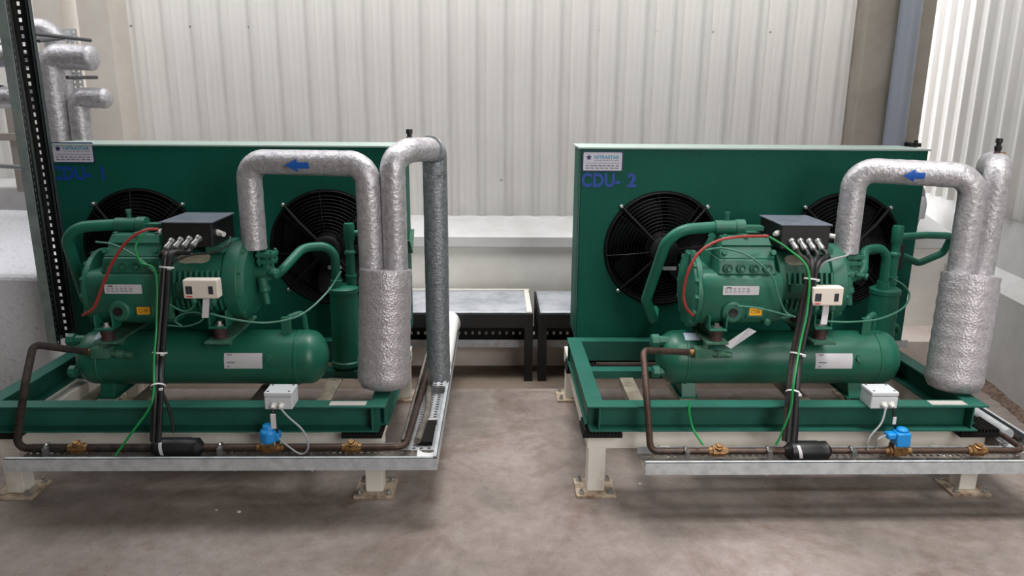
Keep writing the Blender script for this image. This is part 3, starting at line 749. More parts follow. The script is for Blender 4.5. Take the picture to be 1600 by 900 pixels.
    mb.box(X(1.155), X(1.33), yc-R-0.012, yc-R+0.03, 0.775, 0.812)
    mb.box(X(1.26), X(1.33), yc-0.11, yc+0.08, 0.92, 0.945)
    mb.build('motor_housing', CAST, t, 35, bevel=0.002)
    # peeled paint patch on the housing shoulder
    mb = MB(); vs = []; n1 = 10
    for k in range(n1+1):
        q = k/n1; x = 1.145+0.125*q
        wd = 0.010+0.017*math.sin(PI*q)**0.6+0.003*math.sin(9*q)
        for s in (-1, 1):
            th = PI*0.5+0.72+s*wd/R
            vs.append((X(x), yc+math.cos(th)*(R*0.97+0.0025), 0.785+math.sin(th)*(R*0.97+0.0025)))
    mb.add(vs, [(2*i, 2*i+1, 2*i+3, 2*i+2) for i in range(n1)]); mb.build('bare_patch', PEEL, t, 0)
    # nameplate and warning sticker
    npx = X(0.885)
    pl = MB().poly_prism([rrect(0, 0.142, -0.036, 0, 0.003)], front(npx, yf-0.0085, 0.806), 0.0012).build('nameplate', LABW, t, 0)
    ik = MB(); F = front(npx, yf-0.0098, 0.806)
    for vv in (-0.010, -0.016, -0.022, -0.028):
        for q in range(6):
            l = random.uniform(0.008, 0.014); ik.poly_prism([[(0.008+q*0.017, vv), (0.008+q*0.017+l, vv), (0.008+q*0.017+l, vv+0.0022), (0.008+q*0.017, vv+0.0022)]], F, 0.0003)
    ik.poly_prism([[(0.014, -0.009), (0.032, -0.009), (0.032, -0.003), (0.014, -0.003)]], F, 0.0003)
    ik.build('print', INKG, pl, 0)
    ys = MB().poly_prism([rrect(0, 0.050, -0.030, 0, 0.003)], front(X(0.985)+0.012, yf-0.006, 0.716), 0.0012).build('warning_sticker', YELLOW, t, 0)
    F = front(X(0.997), yf-0.0074, 0.716); ik = MB()
    ik.poly_prism([circ(0.014, -0.015, 0.008, 20), circ(0.014, -0.015, 0.006, 20, True)], F, 0.0003)
    for k in (0, 1, 2): ik.poly_prism([[(0.026, -0.010-k*0.005), (0.042, -0.010-k*0.005), (0.042, -0.008-k*0.005), (0.026, -0.008-k*0.005)]], F, 0.0003)
    ik.build('print', mat('brown_print', (110, 70, 20), 0.5), ys, 0)
    # mounting feet on rubber bushes
    for x, y in ((0.872, yf-0.005), (1.30, yf+0.02), (0.872, yc+0.13), (1.30, yc+0.11)):
        mb = MB(); mb.box(X(x)-0.035, X(x)+0.035, y-0.03, y+0.05, 0.627, 0.637); mb.box(X(x)-0.037, X(x)-0.030, y-0.02, y+0.05, 0.637, 0.685); mb.box(X(x)+0.030, X(x)+0.037, y-0.02, y+0.05, 0.637, 0.70)
        ft = mb.build('mounting_foot', CAST, t, 0, bevel=0.003)
        MB().lathe((X(x), y, 0.637), (0, 0, 1), [(0, 0.02), (0.003, 0.02), (0.004, 0.011), (0.016, 0.010)], 6).build('nut', CHROME, ft)
        MB().lathe((X(x), y, 0.585), (0, 0, 1), [(0, 0.026), (0.01, 0.022), (0.03, 0.026), (0.042, 0.024)], 16).build('rubber_bush', mat('dark_red_rubber', (58, 34, 32), 0.7), ft)
    # terminal box
    bx0, bx1, by0, by1, bz0, bz1 = X(1.108), X(1.300), 2.82, 3.06, 0.945, 1.038
    tb = MB().box(bx0, bx1, by0, by1, bz0, bz1).build('terminal_box', BLACK, t, 0, bevel=0.004)
    lid = MB(); lid.box(bx0-0.005, bx1+0.005, by0-0.005, by1+0.005, bz1, bz1+0.006); lid.mi = 1
    lid.build('box_lid', mat('dusty_black_lid', (104, 110, 122), 0.4, rgb2=(84, 90, 100), vscale=14), tb, 0, bevel=0.002)
    for i in range(4):
        x = bx0+0.040+i*0.034; z = bz0+0.040-0.004*(3-i) if u == 1 else bz0+0.036
        d = V((-0.35 if u == 1 else 0.25, -0.75, -0.65))
        MB().lathe((x, by0, z), d, [(0, 0.0145), (0.012, 0.0145), (0.013, 0.011), (0.03, 0.011), (0.031, 0.0125), (0.044, 0.012), (0.05, 0.007)], 12).build('cable_gland', CHROME, tb)
    MB().lathe((bx1, by0+0.05, bz0+0.05), (0.8, -0.5, -0.1), [(0, 0.012), (0.014, 0.012), (0.015, 0.009), (0.04, 0.010)], 12).build('cable_gland', WHITEP, tb)
    MB().lathe((bx0, by0+0.03, bz0+0.06), (-0.8, -0.5, -0.1), [(0, 0.011), (0.012, 0.011), (0.013, 0.008), (0.024, 0.008)], 12).build('cable_gland', WHITEP, tb)
    # suction valve block on the right end
    mb = MB(); vx, vy = X(1.462), 2.95
    mb.box(vx-0.036, vx+0.036, vy-0.036, vy+0.036, 0.885, 0.902); mb.box(vx-0.034, vx+0.034, vy-0.034, vy+0.034, 0.858, 0.876)
    for (i, j) in ((-1, -1), (1, -1), (1, 1), (-1, 1)): mb.cyl((vx+i*0.026, vy+j*0.026, 0.85), (vx+i*0.026, vy+j*0.026, 0.912), 0.007, 8)
    mb.cyl((vx, vy, 0.79), (vx, vy, 0.90), 0.026, 18)
    mb.lathe((vx-0.07, vy, 0.815), (1, 0, 0), [(0, 0.030), (0.03, 0.028), (0.055, 0.032), (0.09, 0.030), (0.10, 0.018), (0.115, 0.016), (0.12, 0.01)], 18)
    mb.lathe((vx-0.02, vy-0.02, 0.80), (0.15, -0.1, -1), [(0, 0.022), (0.035, 0.020), (0.04, 0.024), (0.058, 0.024), (0.062, 0.015), (0.11, 0.013)], 14)
    mb.lathe((vx+0.01, vy-0.03, 0.82), (1, -0.5, -0.1), [(0, 0.012), (0.03, 0.010), (0.035, 0.014), (0.045, 0.014)], 8)
    mb.build('suction_valve', CAST, t, 35, bevel=0.002)
    # discharge pipe
    top = PY(1040, 372, 2.9); bot = PY(1010, 470, 3.06); end = PY(1045, 512, 3.2)
    pts = [V((0.985, 2.95, 1.012)), V((0.88, 2.94, 1.012)), V((0.69, 2.9, 1.005)), V((bot.x, 3.07, bot.z)), V((bot.x+0.05, 3.13, 0.565)), V((bot.x+0.10, 3.34, 0.55))]
    pts = [p+V((dx, 0, 0)) for p in pts]
    dp = MB().tube(fillet(pts, [0.02, 0.11, 0.05, 0.05], 10), 0.0225, 18).build('discharge_pipe', GREEN, t)
    mb = MB(); mb.lathe((X(0.88), 2.94, 1.012), (1, 0, 0), [(0, 0.028), (0.08, 0.028), (0.085, 0.032), (0.12, 0.032)], 16); mb.cyl((X(0.965), 2.945, 0.98), (X(0.965), 2.945, 1.035), 0.022, 14)
    mb.cyl((X(0.93), 2.945, 1.03), (X(0.93), 2.945, 1.065), 0.008, 10); mb.lathe((X(0.93), 2.945, 1.06), (0, 0, 1), [(0, 0.011), (0.012, 0.011)], 6)
    mb.box(X(0.985), X(1.075), 2.92, 2.97, 1.0, 1.018)
    mb.build('discharge_valve', CAST, t, 35)
    return t

def receiver(dx, side, u):
    X = lambda x: x+dx; yc, zc, R = 2.93, 0.462, 0.112
    t = thing('liquid_receiver', (X(1.17), yc, 0.31), 'horizontal green liquid receiver tank with white label, under the compressor of the %s' % side, 'tank', 'green receiver tanks')
    x0, x1 = 0.672, 1.690; d = 0.075
    prof = [(0, 0.001)]
    for k in range(1, 9): a = PI/2*k/8; prof.append((d*(1-math.cos(a)), R*math.sin(a)))
    prof += [(d+0.03, R), (d+0.033, R+0.003), (d+0.042, R+0.003), (d+0.045, R)]
    L = x1-x0
    m2 = [(L-a, r) for a, r in prof[::-1]]
    MB().lathe((X(x0), yc, zc), (1, 0, 0), prof+m2, 56, cap=False).build('shell', TANKG, t)
    # feet
    for x in (0.80, 1.50):
        mb = MB(); mb.box(X(x)-0.04, X(x)+0.04, yc-0.085, yc+0.085, 0.307, 0.313)
        mb.add([(X(x)-0.03, yc-0.08, 0.313), (X(x)+0.03, yc-0.08, 0.313), (X(x)+0.03, yc-0.055, 0.37), (X(x)-0.03, yc-0.055, 0.37),
                (X(x)-0.03, yc+0.08, 0.313), (X(x)+0.03, yc+0.08, 0.313), (X(x)+0.03, yc+0.055, 0.37), (X(x)-0.03, yc+0.055, 0.37)],
               [(0,1,2,3),(1,5,6,2),(5,4,7,6),(4,0,3,7),(3,2,6,7),(0,4,5,1)])
        mb.build('foot', GREEN, t, 0, bevel=0.002)
    # compressor saddles on the tank
    for x in (0.872, 1.30):
        mb = MB(); mb.box(X(x)-0.045, X(x)+0.045, yc-0.175, yc+0.19, 0.573, 0.583)
        mb.add([(X(x)-0.025, yc-0.165, 0.573), (X(x)+0.025, yc-0.165, 0.573), (X(x)+0.025, yc-0.06, 0.53), (X(x)-0.025, yc-0.06, 0.53),
                (X(x)-0.025, yc+0.165, 0.573), (X(x)+0.025, yc+0.165, 0.573), (X(x)+0.025, yc+0.06, 0.53), (X(x)-0.025, yc+0.06, 0.53)],
               [(0,1,2,3),(1,5,6,2),(5,4,7,6),(4,0,3,7),(3,2,6,7),(0,4,5,1)])
        mb.build('saddle', DUSTY, t, 0, bevel=0.002)
    # end fittings at the left
    mb = MB()
    mb.lathe((X(0.72), yc-0.02, 0.540), (-1, 0, 0), [(0, 0.020), (0.045, 0.020), (0.048, 0.028), (0.075, 0.028), (0.08, 0.022)], 8)
    mb.build('port_fitting', CAST, t, 30)
    mb = MB(); mb.lathe((X(0.72), yc-0.05, 0.415), (-1, 0, 0), [(0, 0.018), (0.04, 0.018), (0.044, 0.026), (0.068, 0.026), (0.072, 0.02)], 8)
    mb.build('port_fitting', CAST, t, 30)
    # outlet valve at the shoulder
    vz, vy = 0.525, yc-0.125
    mb = MB(); mb.box(X(0.795), X(0.865), vy-0.022, vy+0.03, vz-0.020, vz+0.020)
    mb.lathe((X(0.865), vy, vz-0.004), (1, 0, -0.1), [(0, 0.012), (0.02, 0.013), (0.022, 0.017), (0.045, 0.017), (0.047, 0.012), (0.07, 0.014), (0.085, 0.011)], 8)
    mb.lathe((X(0.835), vy-0.01, vz+0.02), (0.3, 0, 1), [(0, 0.01), (0.015, 0.01), (0.016, 0.013), (0.026, 0.013)], 8)
    mb.build('outlet_valve', DUSTY, t, 30, bevel=0.002)
    MB().lathe((X(0.775), vy, vz), (1, 0, 0), [(0, 0.013), (0.02, 0.015)], 14).build('brazed_joint', BRASS, t)
    # label on the shell, bent to its surface
    def patch(xa, xb, ta, tb_, nm, m_, off=0.0012, parent=t):
        mb = MB(); n = 8; vs = []
        for k in range(n+1):
            th = ta+(tb_-ta)*k/n
            for x in (xa, xb): vs.append((X(x), yc-(R+off)*math.cos(th), zc+(R+off)*math.sin(th)))
        mb.add(vs, [(2*i, 2*i+1, 2*i+3, 2*i+2) for i in range(n)]); return mb.build(nm, m_, parent, 0)
    lb = patch(1.30, 1.452, -0.10, 0.46, 'label', LABW)
    ik = MB()
    for (xa, xb, th) in ((1.312, 1.332, 0.40), (1.312, 1.345, 0.13), (1.312, 1.322, -0.02)):
        vs = []
        for q in (th-0.02, th+0.02):
            for x in (xa, xb): vs.append((X(x), yc-(R+0.0022)*math.cos(q), zc+(R+0.0022)*math.sin(q)))
        ik.add(vs, [(0, 1, 3, 2)])
    ik.build('print', INKG, lb, 0)
    patch(0.772, 0.835, 0.95, 1.35, 'small_label', mat('pale_blue_label', (190, 200, 214), 0.45), 0.0045)
    MB().lathe((X(1.478), yc-0.105, 0.492), (0, -1, 0.25), [(0, 0.016), (0.012, 0.014)], 6).build('plug', CAST, t)
    # lifting lug
    lx = 1.535
    MB().tube(fillet([(X(lx-0.0), yc-0.02, 0.555), (X(lx), yc-0.02, 0.635), (X(lx+0.055), yc+0.03, 0.645), (X(lx+0.06), yc+0.04, 0.55)], 0.02, 6), 0.012, 10).build('lug', CAST, t)
    MB().box(X(lx)-0.022, X(lx)+0.016, yc-0.035, yc-0.01, 0.56, 0.640).build('lug_plate', CAST, t, 0, bevel=0.003)
    return t

def oilsep(dx, side, u):
    X = lambda x: x+dx; cx, cy_ = 1.722, 3.14; R = 0.060
    t = thing('oil_separator', (X(cx), cy_, 0.34), 'upright slim green oil separator cylinder with hooked pipe, right side of the %s' % side, 'oil separator', 'oil separators')
    MB().lathe((X(cx), cy_, 0.337), (0, 0, 1), [(0, 0.04), (0.01, R-0.002), (0.02, R+0.006), (0.035, R+0.006), (0.04, R), (0.345, R), (0.35, R+0.005), (0.368, R+0.005), (0.376, R-0.008), (0.38, 0.03)], 40).build('shell', GREEN, t)
    nx = X(cx+0.032); ny = cy_+0.02
    nk = MB().lathe((nx, ny, 0.70), (0, 0, 1), [(0, 0.023), (0.05, 0.023), (0.052, 0.026), (0.058, 0.026), (0.06, 0.019), (0.15, 0.019), (0.152, 0.024), (0.162, 0.024), (0.17, 0.018), (0.205, 0.018), (0.215, 0.024), (0.275, 0.024), (0.285, 0.021), (0.286, 0.013)], 20).build('neck_pipe', GREEN, t)
    pts = [V((1.485, 2.95, 0.80)), V((1.52, 2.96, 0.828)), V((1.575, 3.08, 0.895)), V((cx-0.024, cy_-0.02, 0.895)), V((cx-0.024, cy_-0.02, 0.70))]
    pts = [(p+V((dx, 0, 0))) for p in pts]
    MB().tube(fillet(pts, [0.03, 0.08, 0.10], 12), 0.019, 16).build('hooked_pipe', GREEN, t)
    MB().lathe((X(cx-0.024), cy_-0.02, 0.70), (0, 0, 1), [(0, 0.026), (0.045, 0.026), (0.047, 0.02)], 16).build('collar', GREEN, t)
    # branch to the condenser
    if u == 2:
        pts = [(nx, ny, 0.935), (nx+0.16, ny+0.05, 0.935), (nx+0.30, ny+0.09, 0.925), (nx+0.29, ny+0.12, 0.84), (nx+0.20, ny+0.15, 0.785), (nx+0.10, ny+0.15, 0.83)]
        MB().tube(fillet(pts, [0.03, 0.03, 0.04, 0.03], 6), 0.016, 12).build('branch_pipe', GREEN, t)
        pts = [(nx+0.0, ny+0.1, 0.52), (nx+0.12, ny+0.12, 0.49), (nx+0.14, ny+0.13, 0.455), (nx+0.05, ny+0.12, 0.44)]
        MB().tube(fillet(pts, 0.02, 6), 0.013, 12).build('lower_branch_pipe', GREEN, t)
        MB().box(nx+0.055, nx+0.115, ny+0.12, ny+0.17, 0.76, 0.88).build('valve_body', BLKST, t, 0, bevel=0.01)
    else:
        MB().tube([(nx, ny, 0.94), (nx+0.10, ny+0.02, 0.945), (nx+0.2, ny+0.06, 0.945)], 0.014, 12).build('branch_pipe', GREEN, t)
    return t

def liquid_parts(u, side, dx, tx0, Yp, zp, A):
    """liquid line from the receiver down to the tray; A: pixel x of items"""
    mt = INSUL if u == 1 else COPPER
    r = 0.0135 if u == 1 else 0.0125
    s = V((0.775+dx, 2.805, 0.525)); X0 = A['x0']; corner = A['corner']
    t = thing('liquid_line', (X0, Yp, zp), ('black insulated' if u == 1 else 'bare brown copper')+' liquid pipe running from the receiver down into the tray, %s' % side, 'pipe', 'liquid lines')
    pts = [s, A['c1'], A['c2'], V((X0, Yp, zp)), V((A['fl'], Yp, zp))]
    MB().tube(sub(fillet(pts, [0.035, 0.12, 0.03], 8), 0.04), r, 14, 0.02).build('pipe', mt, t)
    MB().tube(sub([V((A['fr'], Yp, zp)), V((A['vx']-0.02, Yp, zp))], 0.04), r*0.9, 14, 0.02).build('pipe', COPPER, t)
    end = V((A['endx'], Yp, zp))
    MB().tube(sub(fillet([V((A['vx']+0.03, Yp, zp)), end, V((A['endx']+0.02, 4.0, 0.245))], 0.04, 8), 0.05), r*0.9, 14, 0.02).build('pipe', COPPER, t)
    for x in A['clamps']:
        mb = MB(); mb.torus((x, Yp, zp), (1, 0, 0.2), r+0.004, 0.0045, 16, 6); mb.box(x-0.008, x+0.008, Yp-0.03, Yp-0.012, zp-0.02, zp+0.012); mb.cyl((x, Yp-0.022, zp-0.045), (x, Yp-0.022, zp+0.02), 0.004, 8)
        mb.build('pipe_clamp', CHROME, t)
    for i, x in enumerate(A['sight']):
        mb = MB(); mb.lathe((x-0.035, Yp, zp), (1, 0, 0), [(0, 0.015), (0.012, 0.016), (0.014, 0.021), (0.03, 0.021), (0.04, 0.021), (0.056, 0.021), (0.058, 0.016), (0.07, 0.015)], 8)
        mb.lathe((x, Yp-0.003, zp+0.01), (0, -0.4, 1), [(0, 0.016), (0.014, 0.016), (0.016, 0.011), (0.022, 0.010)], 12)
        o = mb.build('sight_glass', BRASS, None, 30)
        tag(o, 'brass sight glass on the tray pipe of the %s, %s' % (side, ('left of the black drier', 'right of the blue coil')[i]), 'sight glass', 'brass sight glasses')
    # filter drier
    L = A['fr']-A['fl']; rf = 0.037
    d = thing('filter_drier', ((A['fl']+A['fr'])/2, Yp, zp-0.034), 'black cylindrical filter drier lying in the tray of the %s' % side, 'filter drier', 'filter driers')
    MB().lathe((A['fl'], Yp, zp), (1, 0, 0), [(0, 0.016), (0.012, 0.024), (0.022, rf), (0.04, rf+0.001), (L-0.05, rf+0.001), (L-0.045, rf-0.001), (L-0.02, rf), (L-0.01, 0.026), (L, 0.014)], 30).build('shell', BLACK, d)
    mb = MB(); vs = []
    for k in range(9):
        th = -0.3+1.3*k/8
        for x in (0.045, 0.057): vs.append((A['fl']+x-0.004*k*0.3, Yp-(rf+0.002)*math.cos(th), zp+(rf+0.002)*math.sin(th)))
    mb.add(vs, [(2*i, 2*i+1, 2*i+3, 2*i+2) for i in range(8)]); mb.build('white_label', LABW, d, 0)
    # solenoid valve with a blue coil
    vx = A['vx']+0.005
    sv = thing('solenoid_valve', (vx, Yp, zp-0.02), 'solenoid valve with bright blue coil and brass body, tray of the %s' % side, 'valve', 'blue solenoid valves')
    mb = MB(); mb.lathe((vx-0.05, Yp, zp), (1, 0, 0), [(0, 0.013), (0.015, 0.013), (0.018, 0.019), (0.08, 0.019), (0.083, 0.013), (0.1, 0.013)], 10); mb.box(vx-0.025, vx+0.025, Yp-0.022, Yp+0.022, zp-0.012, zp+0.024)
    mb.build('brass_body', BRASS, sv, 30, bevel=0.002)
    cz = zp+0.024
    if u == 1:
        mb = MB(); mb.lathe((vx-0.002, Yp, cz), (0, 0, 1), [(0, 0.026), (0.005, 0.033), (0.045, 0.033), (0.052, 0.024), (0.068, 0.020), (0.07, 0.012)], 12)
        mb.box(vx+0.0, vx+0.038, Yp-0.02, Yp+0.022, cz+0.008, cz+0.038)
    else:
        mb = MB(); mb.box(vx-0.022, vx+0.030, Yp-0.026, Yp+0.026, cz, cz+0.055); mb.lathe((vx+0.006, Yp, cz+0.055), (0, 0, 1), [(0, 0.022), (0.010, 0.021), (0.014, 0.012)], 10)
        mb.box(vx-0.052, vx-0.018, Yp-0.018, Yp+0.018, cz+0.028, cz+0.050)
    mb.build('blue_coil', BLUEP, sv, 30, bevel=0.005)
    for sx in (-1, 1): MB().cyl((vx+sx*0.022, Yp-0.018, zp+0.02), (vx+sx*0.022, Yp-0.018, zp+0.033), 0.005, 8).build('screw', CHROME, sv)
    return V((vx, Yp, cz))

def jbox(x0, side, u, dropx, coil):
    w, dp, h = (0.100, 0.085, 0.066)
    zb = 0.405; y0 = 2.515
    t = thing('junction_box', (x0+w/2, y0+dp/2, zb), 'light grey electrical junction box sitting on the front beam of the %s' % side, 'junction box', 'grey junction boxes')
    MB().box(x0, x0+w, y0, y0+dp, zb, zb+h*0.72).build('box', GREYP, t, 0, bevel=0.004)
    MB().box(x0-0.001, x0+w+0.001, y0-0.001, y0+dp+0.001, zb+h*0.74, zb+h).build('lid', GREYP, t, 0, bevel=0.004)
    for (i, j) in ((0.012, 0.012), (w-0.012, 0.012), (w-0.012, dp-0.012), (0.012, dp-0.012)):
        MB().cyl((x0+i, y0+j, zb+h), (x0+i, y0+j, zb+h+0.0015), 0.004, 8).build('lid_screw', BLACK, t)
    for k in (0, 1):
        xx = x0+0.040+0.028*k + (0.008 if u == 2 else -0.006)
        MB().lathe((xx, y0, zb+0.018), (0, -1, -0.2), [(0, 0.014), (0.003, 0.014), (0.004, 0.010), (0.014, 0.010), (0.015, 0.007), (0.02, 0.006)], 12).build('cable_gland', WHITEP, t)
    # cables to the coil
    a = V((x0+0.040+(0.008 if u == 2 else -0.006), y0-0.018, zb+0.012)); b = V((x0+0.068+(0.008 if u == 2 else -0.006), y0-0.018, zb+0.012))
    if u == 1:
        pts = [b, b+V((0.03, -0.01, -0.03)), b+V((0.085, -0.03, -0.075)), b+V((0.10, -0.035, -0.135)), b+V((0.07, -0.03, -0.165)), coil+V((0.06, -0.02, 0.0)), coil+V((0.035, -0.01, 0.02))]
        lab = 'thin grey cable looping right from the junction box to the blue coil, left unit'
    else:
        pts = [a, a+V((-0.02, -0.02, -0.05)), a+V((-0.06, -0.03, -0.10)), a+V((-0.065, -0.03, -0.15)), a+V((-0.03, -0.02, -0.17)), coil+V((-0.085, -0.01, 0.025)), coil+V((-0.052, 0, 0.038))]
        lab = 'thin grey cable looping left from the junction box to the blue coil, right unit'
    tag(MB().tube(spline(pts), 0.0035, 8).build('coil_cable', GREYC, None), lab, 'cable')
    p = a if u == 1 else b
    q = thing('tagged_cable', p, 'short black cable with white tag hanging under the junction box of the %s' % side, 'cable')
    MB().tube(spline([p, p+V((0.004, -0.008, -0.04)), p+V((0.010 if u == 1 else 0.022, 0.0, -0.10)), p+V((0.012 if u == 1 else 0.03, 0.0, -0.135))]), 0.005, 8).build('cable', BLACK, q)
    MB().obox(p+V((0.003, -0.012, -0.045)), (1, 0, 0), (0, 1, 0), (0, 0, 1), 0.009 if u == 1 else 0.006, 0.002, 0.028 if u == 1 else 0.014).build('tag', LABW, q, 0)

def pswitch(x0, z0, side, u, w=0.128, h=0.072):
    y0 = 2.655; dp = 0.045
    t = thing('pressure_switch', (x0+w/2, y0+dp/2, z0), 'cream dual pressure switch box with two dark windows in front of the motor, %s' % side, 'pressure switch', 'cream pressure switches')
    MB().box(x0, x0+w, y0, y0+dp, z0, z0+h).build('case', CREAMP, t, 0, bevel=0.006, seg=3)
    for (u0, u1, v0, v1) in ((0.011, 0.034, 0.018, 0.048), (w-0.034, w-0.018, 0.018, 0.048)):
        wn = MB().poly_prism([[(u0, v0), (u1, v0), (u1, v1), (u0, v1)]], front(x0, y0-0.0002, z0), 0.0015).build('scale_window', mat('dark_window', (34, 38, 44), 0.2), t, 0)
        tk = MB()
        for k in range(5): tk.poly_prism([[(u0+0.003, v0+0.004+k*0.005), (u1-0.005, v0+0.004+k*0.005), (u1-0.005, v0+0.0048+k*0.005), (u0+0.003, v0+0.0048+k*0.005)]], front(x0, y0-0.0018, z0), 0.0003)
        tk.build('scale_marks', INKG, wn, 0)
    MB().poly_prism([[(0.011, 0.006), (0.033, 0.006), (0.033, 0.011), (0.011, 0.011)]], front(x0, y0-0.0002, z0), 0.001).build('red_logo', mat('red_print', (200, 50, 50), 0.5), t, 0)
    for uu in (0.028, w-0.028):
        MB().lathe((x0+uu, y0+0.022, z0), (0, 0, -1), [(0, 0.011), (0.008, 0.012), (0.018, 0.012), (0.024, 0.006), (0.034, 0.004)], 12).build('bellows', CAST, t)
    MB().obox((x0+w*0.55, y0+0.02, z0-0.035), (1, 0, 0), (0, 1, 0), (0.1, 0.15, 1), 0.012, 0.002, 0.042).build('strap_tag', LABW, t, 0)
    MB().obox((x0+w*0.5, y0+0.075, z0+0.03), (1, 0, 0), (0, 1, 0), (0, 0, 1), 0.03, 0.035, 0.003).build('bracket', CHROME, t, 0)

UNITS = {
 1: dict(dx=-2.39, side='left unit', cab=-2.015, sx=(-1.905, -0.408), legs=(-1.86, -0.475)),
 2: dict(dx=0.0, side='right unit', cab=0.378, sx=(0.338, 1.848), legs=(0.392, 1.876)),
}
for u, P_ in UNITS.items():
    dx, side = P_['dx'], P_['side']
    y0 = 3.38
    if u == 1: s_ = PY(79, 222, y0); tx = PY(81, 280, y0); n = '1'
    else: s_ = PY(910, 236, y0); tx = PY(908, 291, y0); n = '2'
    cabinet(P_['cab'], 'behind the left compressor' if u == 1 else 'behind the right compressor', n, 0, (s_.x, s_.z), (tx.x, tx.z), 0.082)
    skid(*P_['sx'], side)
    stand(*P_['legs'], side)
    compressor(dx, side, u)
    receiver(dx, side, u)
    oilsep(dx, side, u)

# trays
tray(-1.745, -0.212, 2.425, 0.145, 'left unit', 4.04, [(-1.49, 0.03), (-1.21, 0.035), (-0.98, 0.06), (-0.95, 0.03), (-0.68, 0.05), (-0.56, 0.03)])
tray(0.532, 2.06, 2.385, 0.150, 'right unit', 4.04, [(0.75, 0.03), (1.00, 0.05), (1.27, 0.045), (1.56, 0.03), (1.72, 0.02)])

c1 = liquid_parts(1, 'left unit', -2.39, 0, 2.50, 0.262, dict(x0=PY(24, 690, 2.50).x, c1=PY(52, 538, 2.66), c2=PY(38, 605, 2.52), corner=0, fl=PY(237, 693, 2.5).x, fr=PY(318, 693, 2.5).x, vx=PY(420, 692, 2.5).x, endx=-0.335,
     clamps=[PY(75, 692, 2.5).x, PY(346, 694, 2.5).x], sight=[PY(121, 690, 2.5).x, PY(550, 694, 2.5).x]))
c2 = liquid_parts(2, 'right unit', 0.0, 0, 2.475, 0.256, dict(x0=PY(1017, 695, 2.475).x, c1=PY(1005, 547, 2.66), c2=PY(1010, 615, 2.52), corner=0, fl=PY(1225, 703, 2.475).x, fr=PY(1298, 703, 2.475).x, vx=PY(1400, 706, 2.475).x, endx=1.965,
     clamps=[PY(1072, 697, 2.475).x, PY(1200, 700, 2.475).x, PY(1330, 703, 2.475).x], sight=[PY(1122, 700, 2.475).x, PY(1525, 708, 2.475).x]))
jbox(PY(412, 615, 2.515).x, 'left unit', 1, 0, c1)
jbox(PY(1362, 622, 2.515).x, 'right unit', 2, 0, c2)
a = PY(287, 467, 2.655); pswitch(a.x, a.z, 'left unit', 1)
a = PY(1266, 478, 2.655); pswitch(a.x+0.004, a.z, 'right unit', 2, 0.118)

# suction accumulators and foil wrapped suction pipes
# unit 1
foil_cyl((-0.440, 2.715, 0.406), (-0.426, 2.78, 0.870), 0.100, 'left unit', 0)
foil_cyl((1.806, 2.705, 0.398), (1.855, 2.78, 0.855), 0.103, 'right unit', 0)
def suction(u, side, xs, zc, x1, y1, ztop, z0, xr, yr_, zlow, arrowpx):
    t = thing('suction_pipe', (xs, 2.95, z0), 'foil wrapped suction pipe with blue arrow arching from compressor to accumulator, %s' % side, 'insulated pipe', 'arched suction pipes')
    r = 0.0485
    pts = [(xs, 2.95, z0), (xs, 2.95, zc), (x1, y1, ztop), (x1+0.002, y1, zlow)]
    MB().tube(sub(fillet(pts, 0.075, 10), 0.02), r, 30, 0.014).build('foil_jacket', FOIL, t, 50)
    k = (arrowpx-xs)/(x1-xs); arrow(t, 2.95+(y1-2.95)*k, zc+(ztop-zc)*k, arrowpx, r+0.0015)
    return t
# unit 1
ar = PY(480, 250, 2.83)
suction(1, 'left unit', -0.975, 1.262, -0.483, 2.80, 1.268, 0.915, 0, 0, 0.872, PY(480, 250, 2.83).x)
suction(2, 'right unit', 1.432, 1.245, 1.822, 2.80, 1.235, 0.908, 0, 0, 0.86, PY(1444, 262, 2.83).x)
# outlet risers
t = thing('suction_riser', (-0.385, 2.80, 0.87), 'foil wrapped pipe rising from the left accumulator, crossing and dropping to the tray', 'insulated pipe')
MB().tube(sub(fillet([(-0.390, 2.80, 0.872), (-0.390, 2.80, 1.285), (-0.335, 2.88, 1.315), (-0.262, 3.10, 1.305)], [0.06, 0.06], 10), 0.02), 0.0475, 30, 0.014).build('foil_jacket', FOIL, t, 50)
p3 = MB().tube(sub(fillet([(-0.275, 3.05, 1.31), (-0.262, 3.16, 1.29), (-0.262, 3.17, 1.20), (-0.262, 3.17, 0.36), (-0.262, 3.17, 0.275)], [0.04, 0.05, 0.1], 6), 0.03), 0.052, 30, 0.014).build('drop_jacket', FOILG, t, 50)
valve_cap(t, PY(640, 226, 2.9)+V((0, 0, 0.0)))
t = thing('suction_riser', (1.89, 2.80, 0.855), 'foil wrapped pipe rising from the right accumulator and turning back to the wall', 'insulated pipe')
MB().tube(sub(fillet([(1.903, 2.80, 0.857), (1.908, 2.80, 1.275), (2.07, 3.10, 1.262), (2.075, 3.12, 0.30)], [0.06, 0.06], 10), 0.02), 0.0475, 30, 0.014).build('foil_jacket', FOIL, t, 50)
valve_cap(t, PY(1558, 240, 2.86))
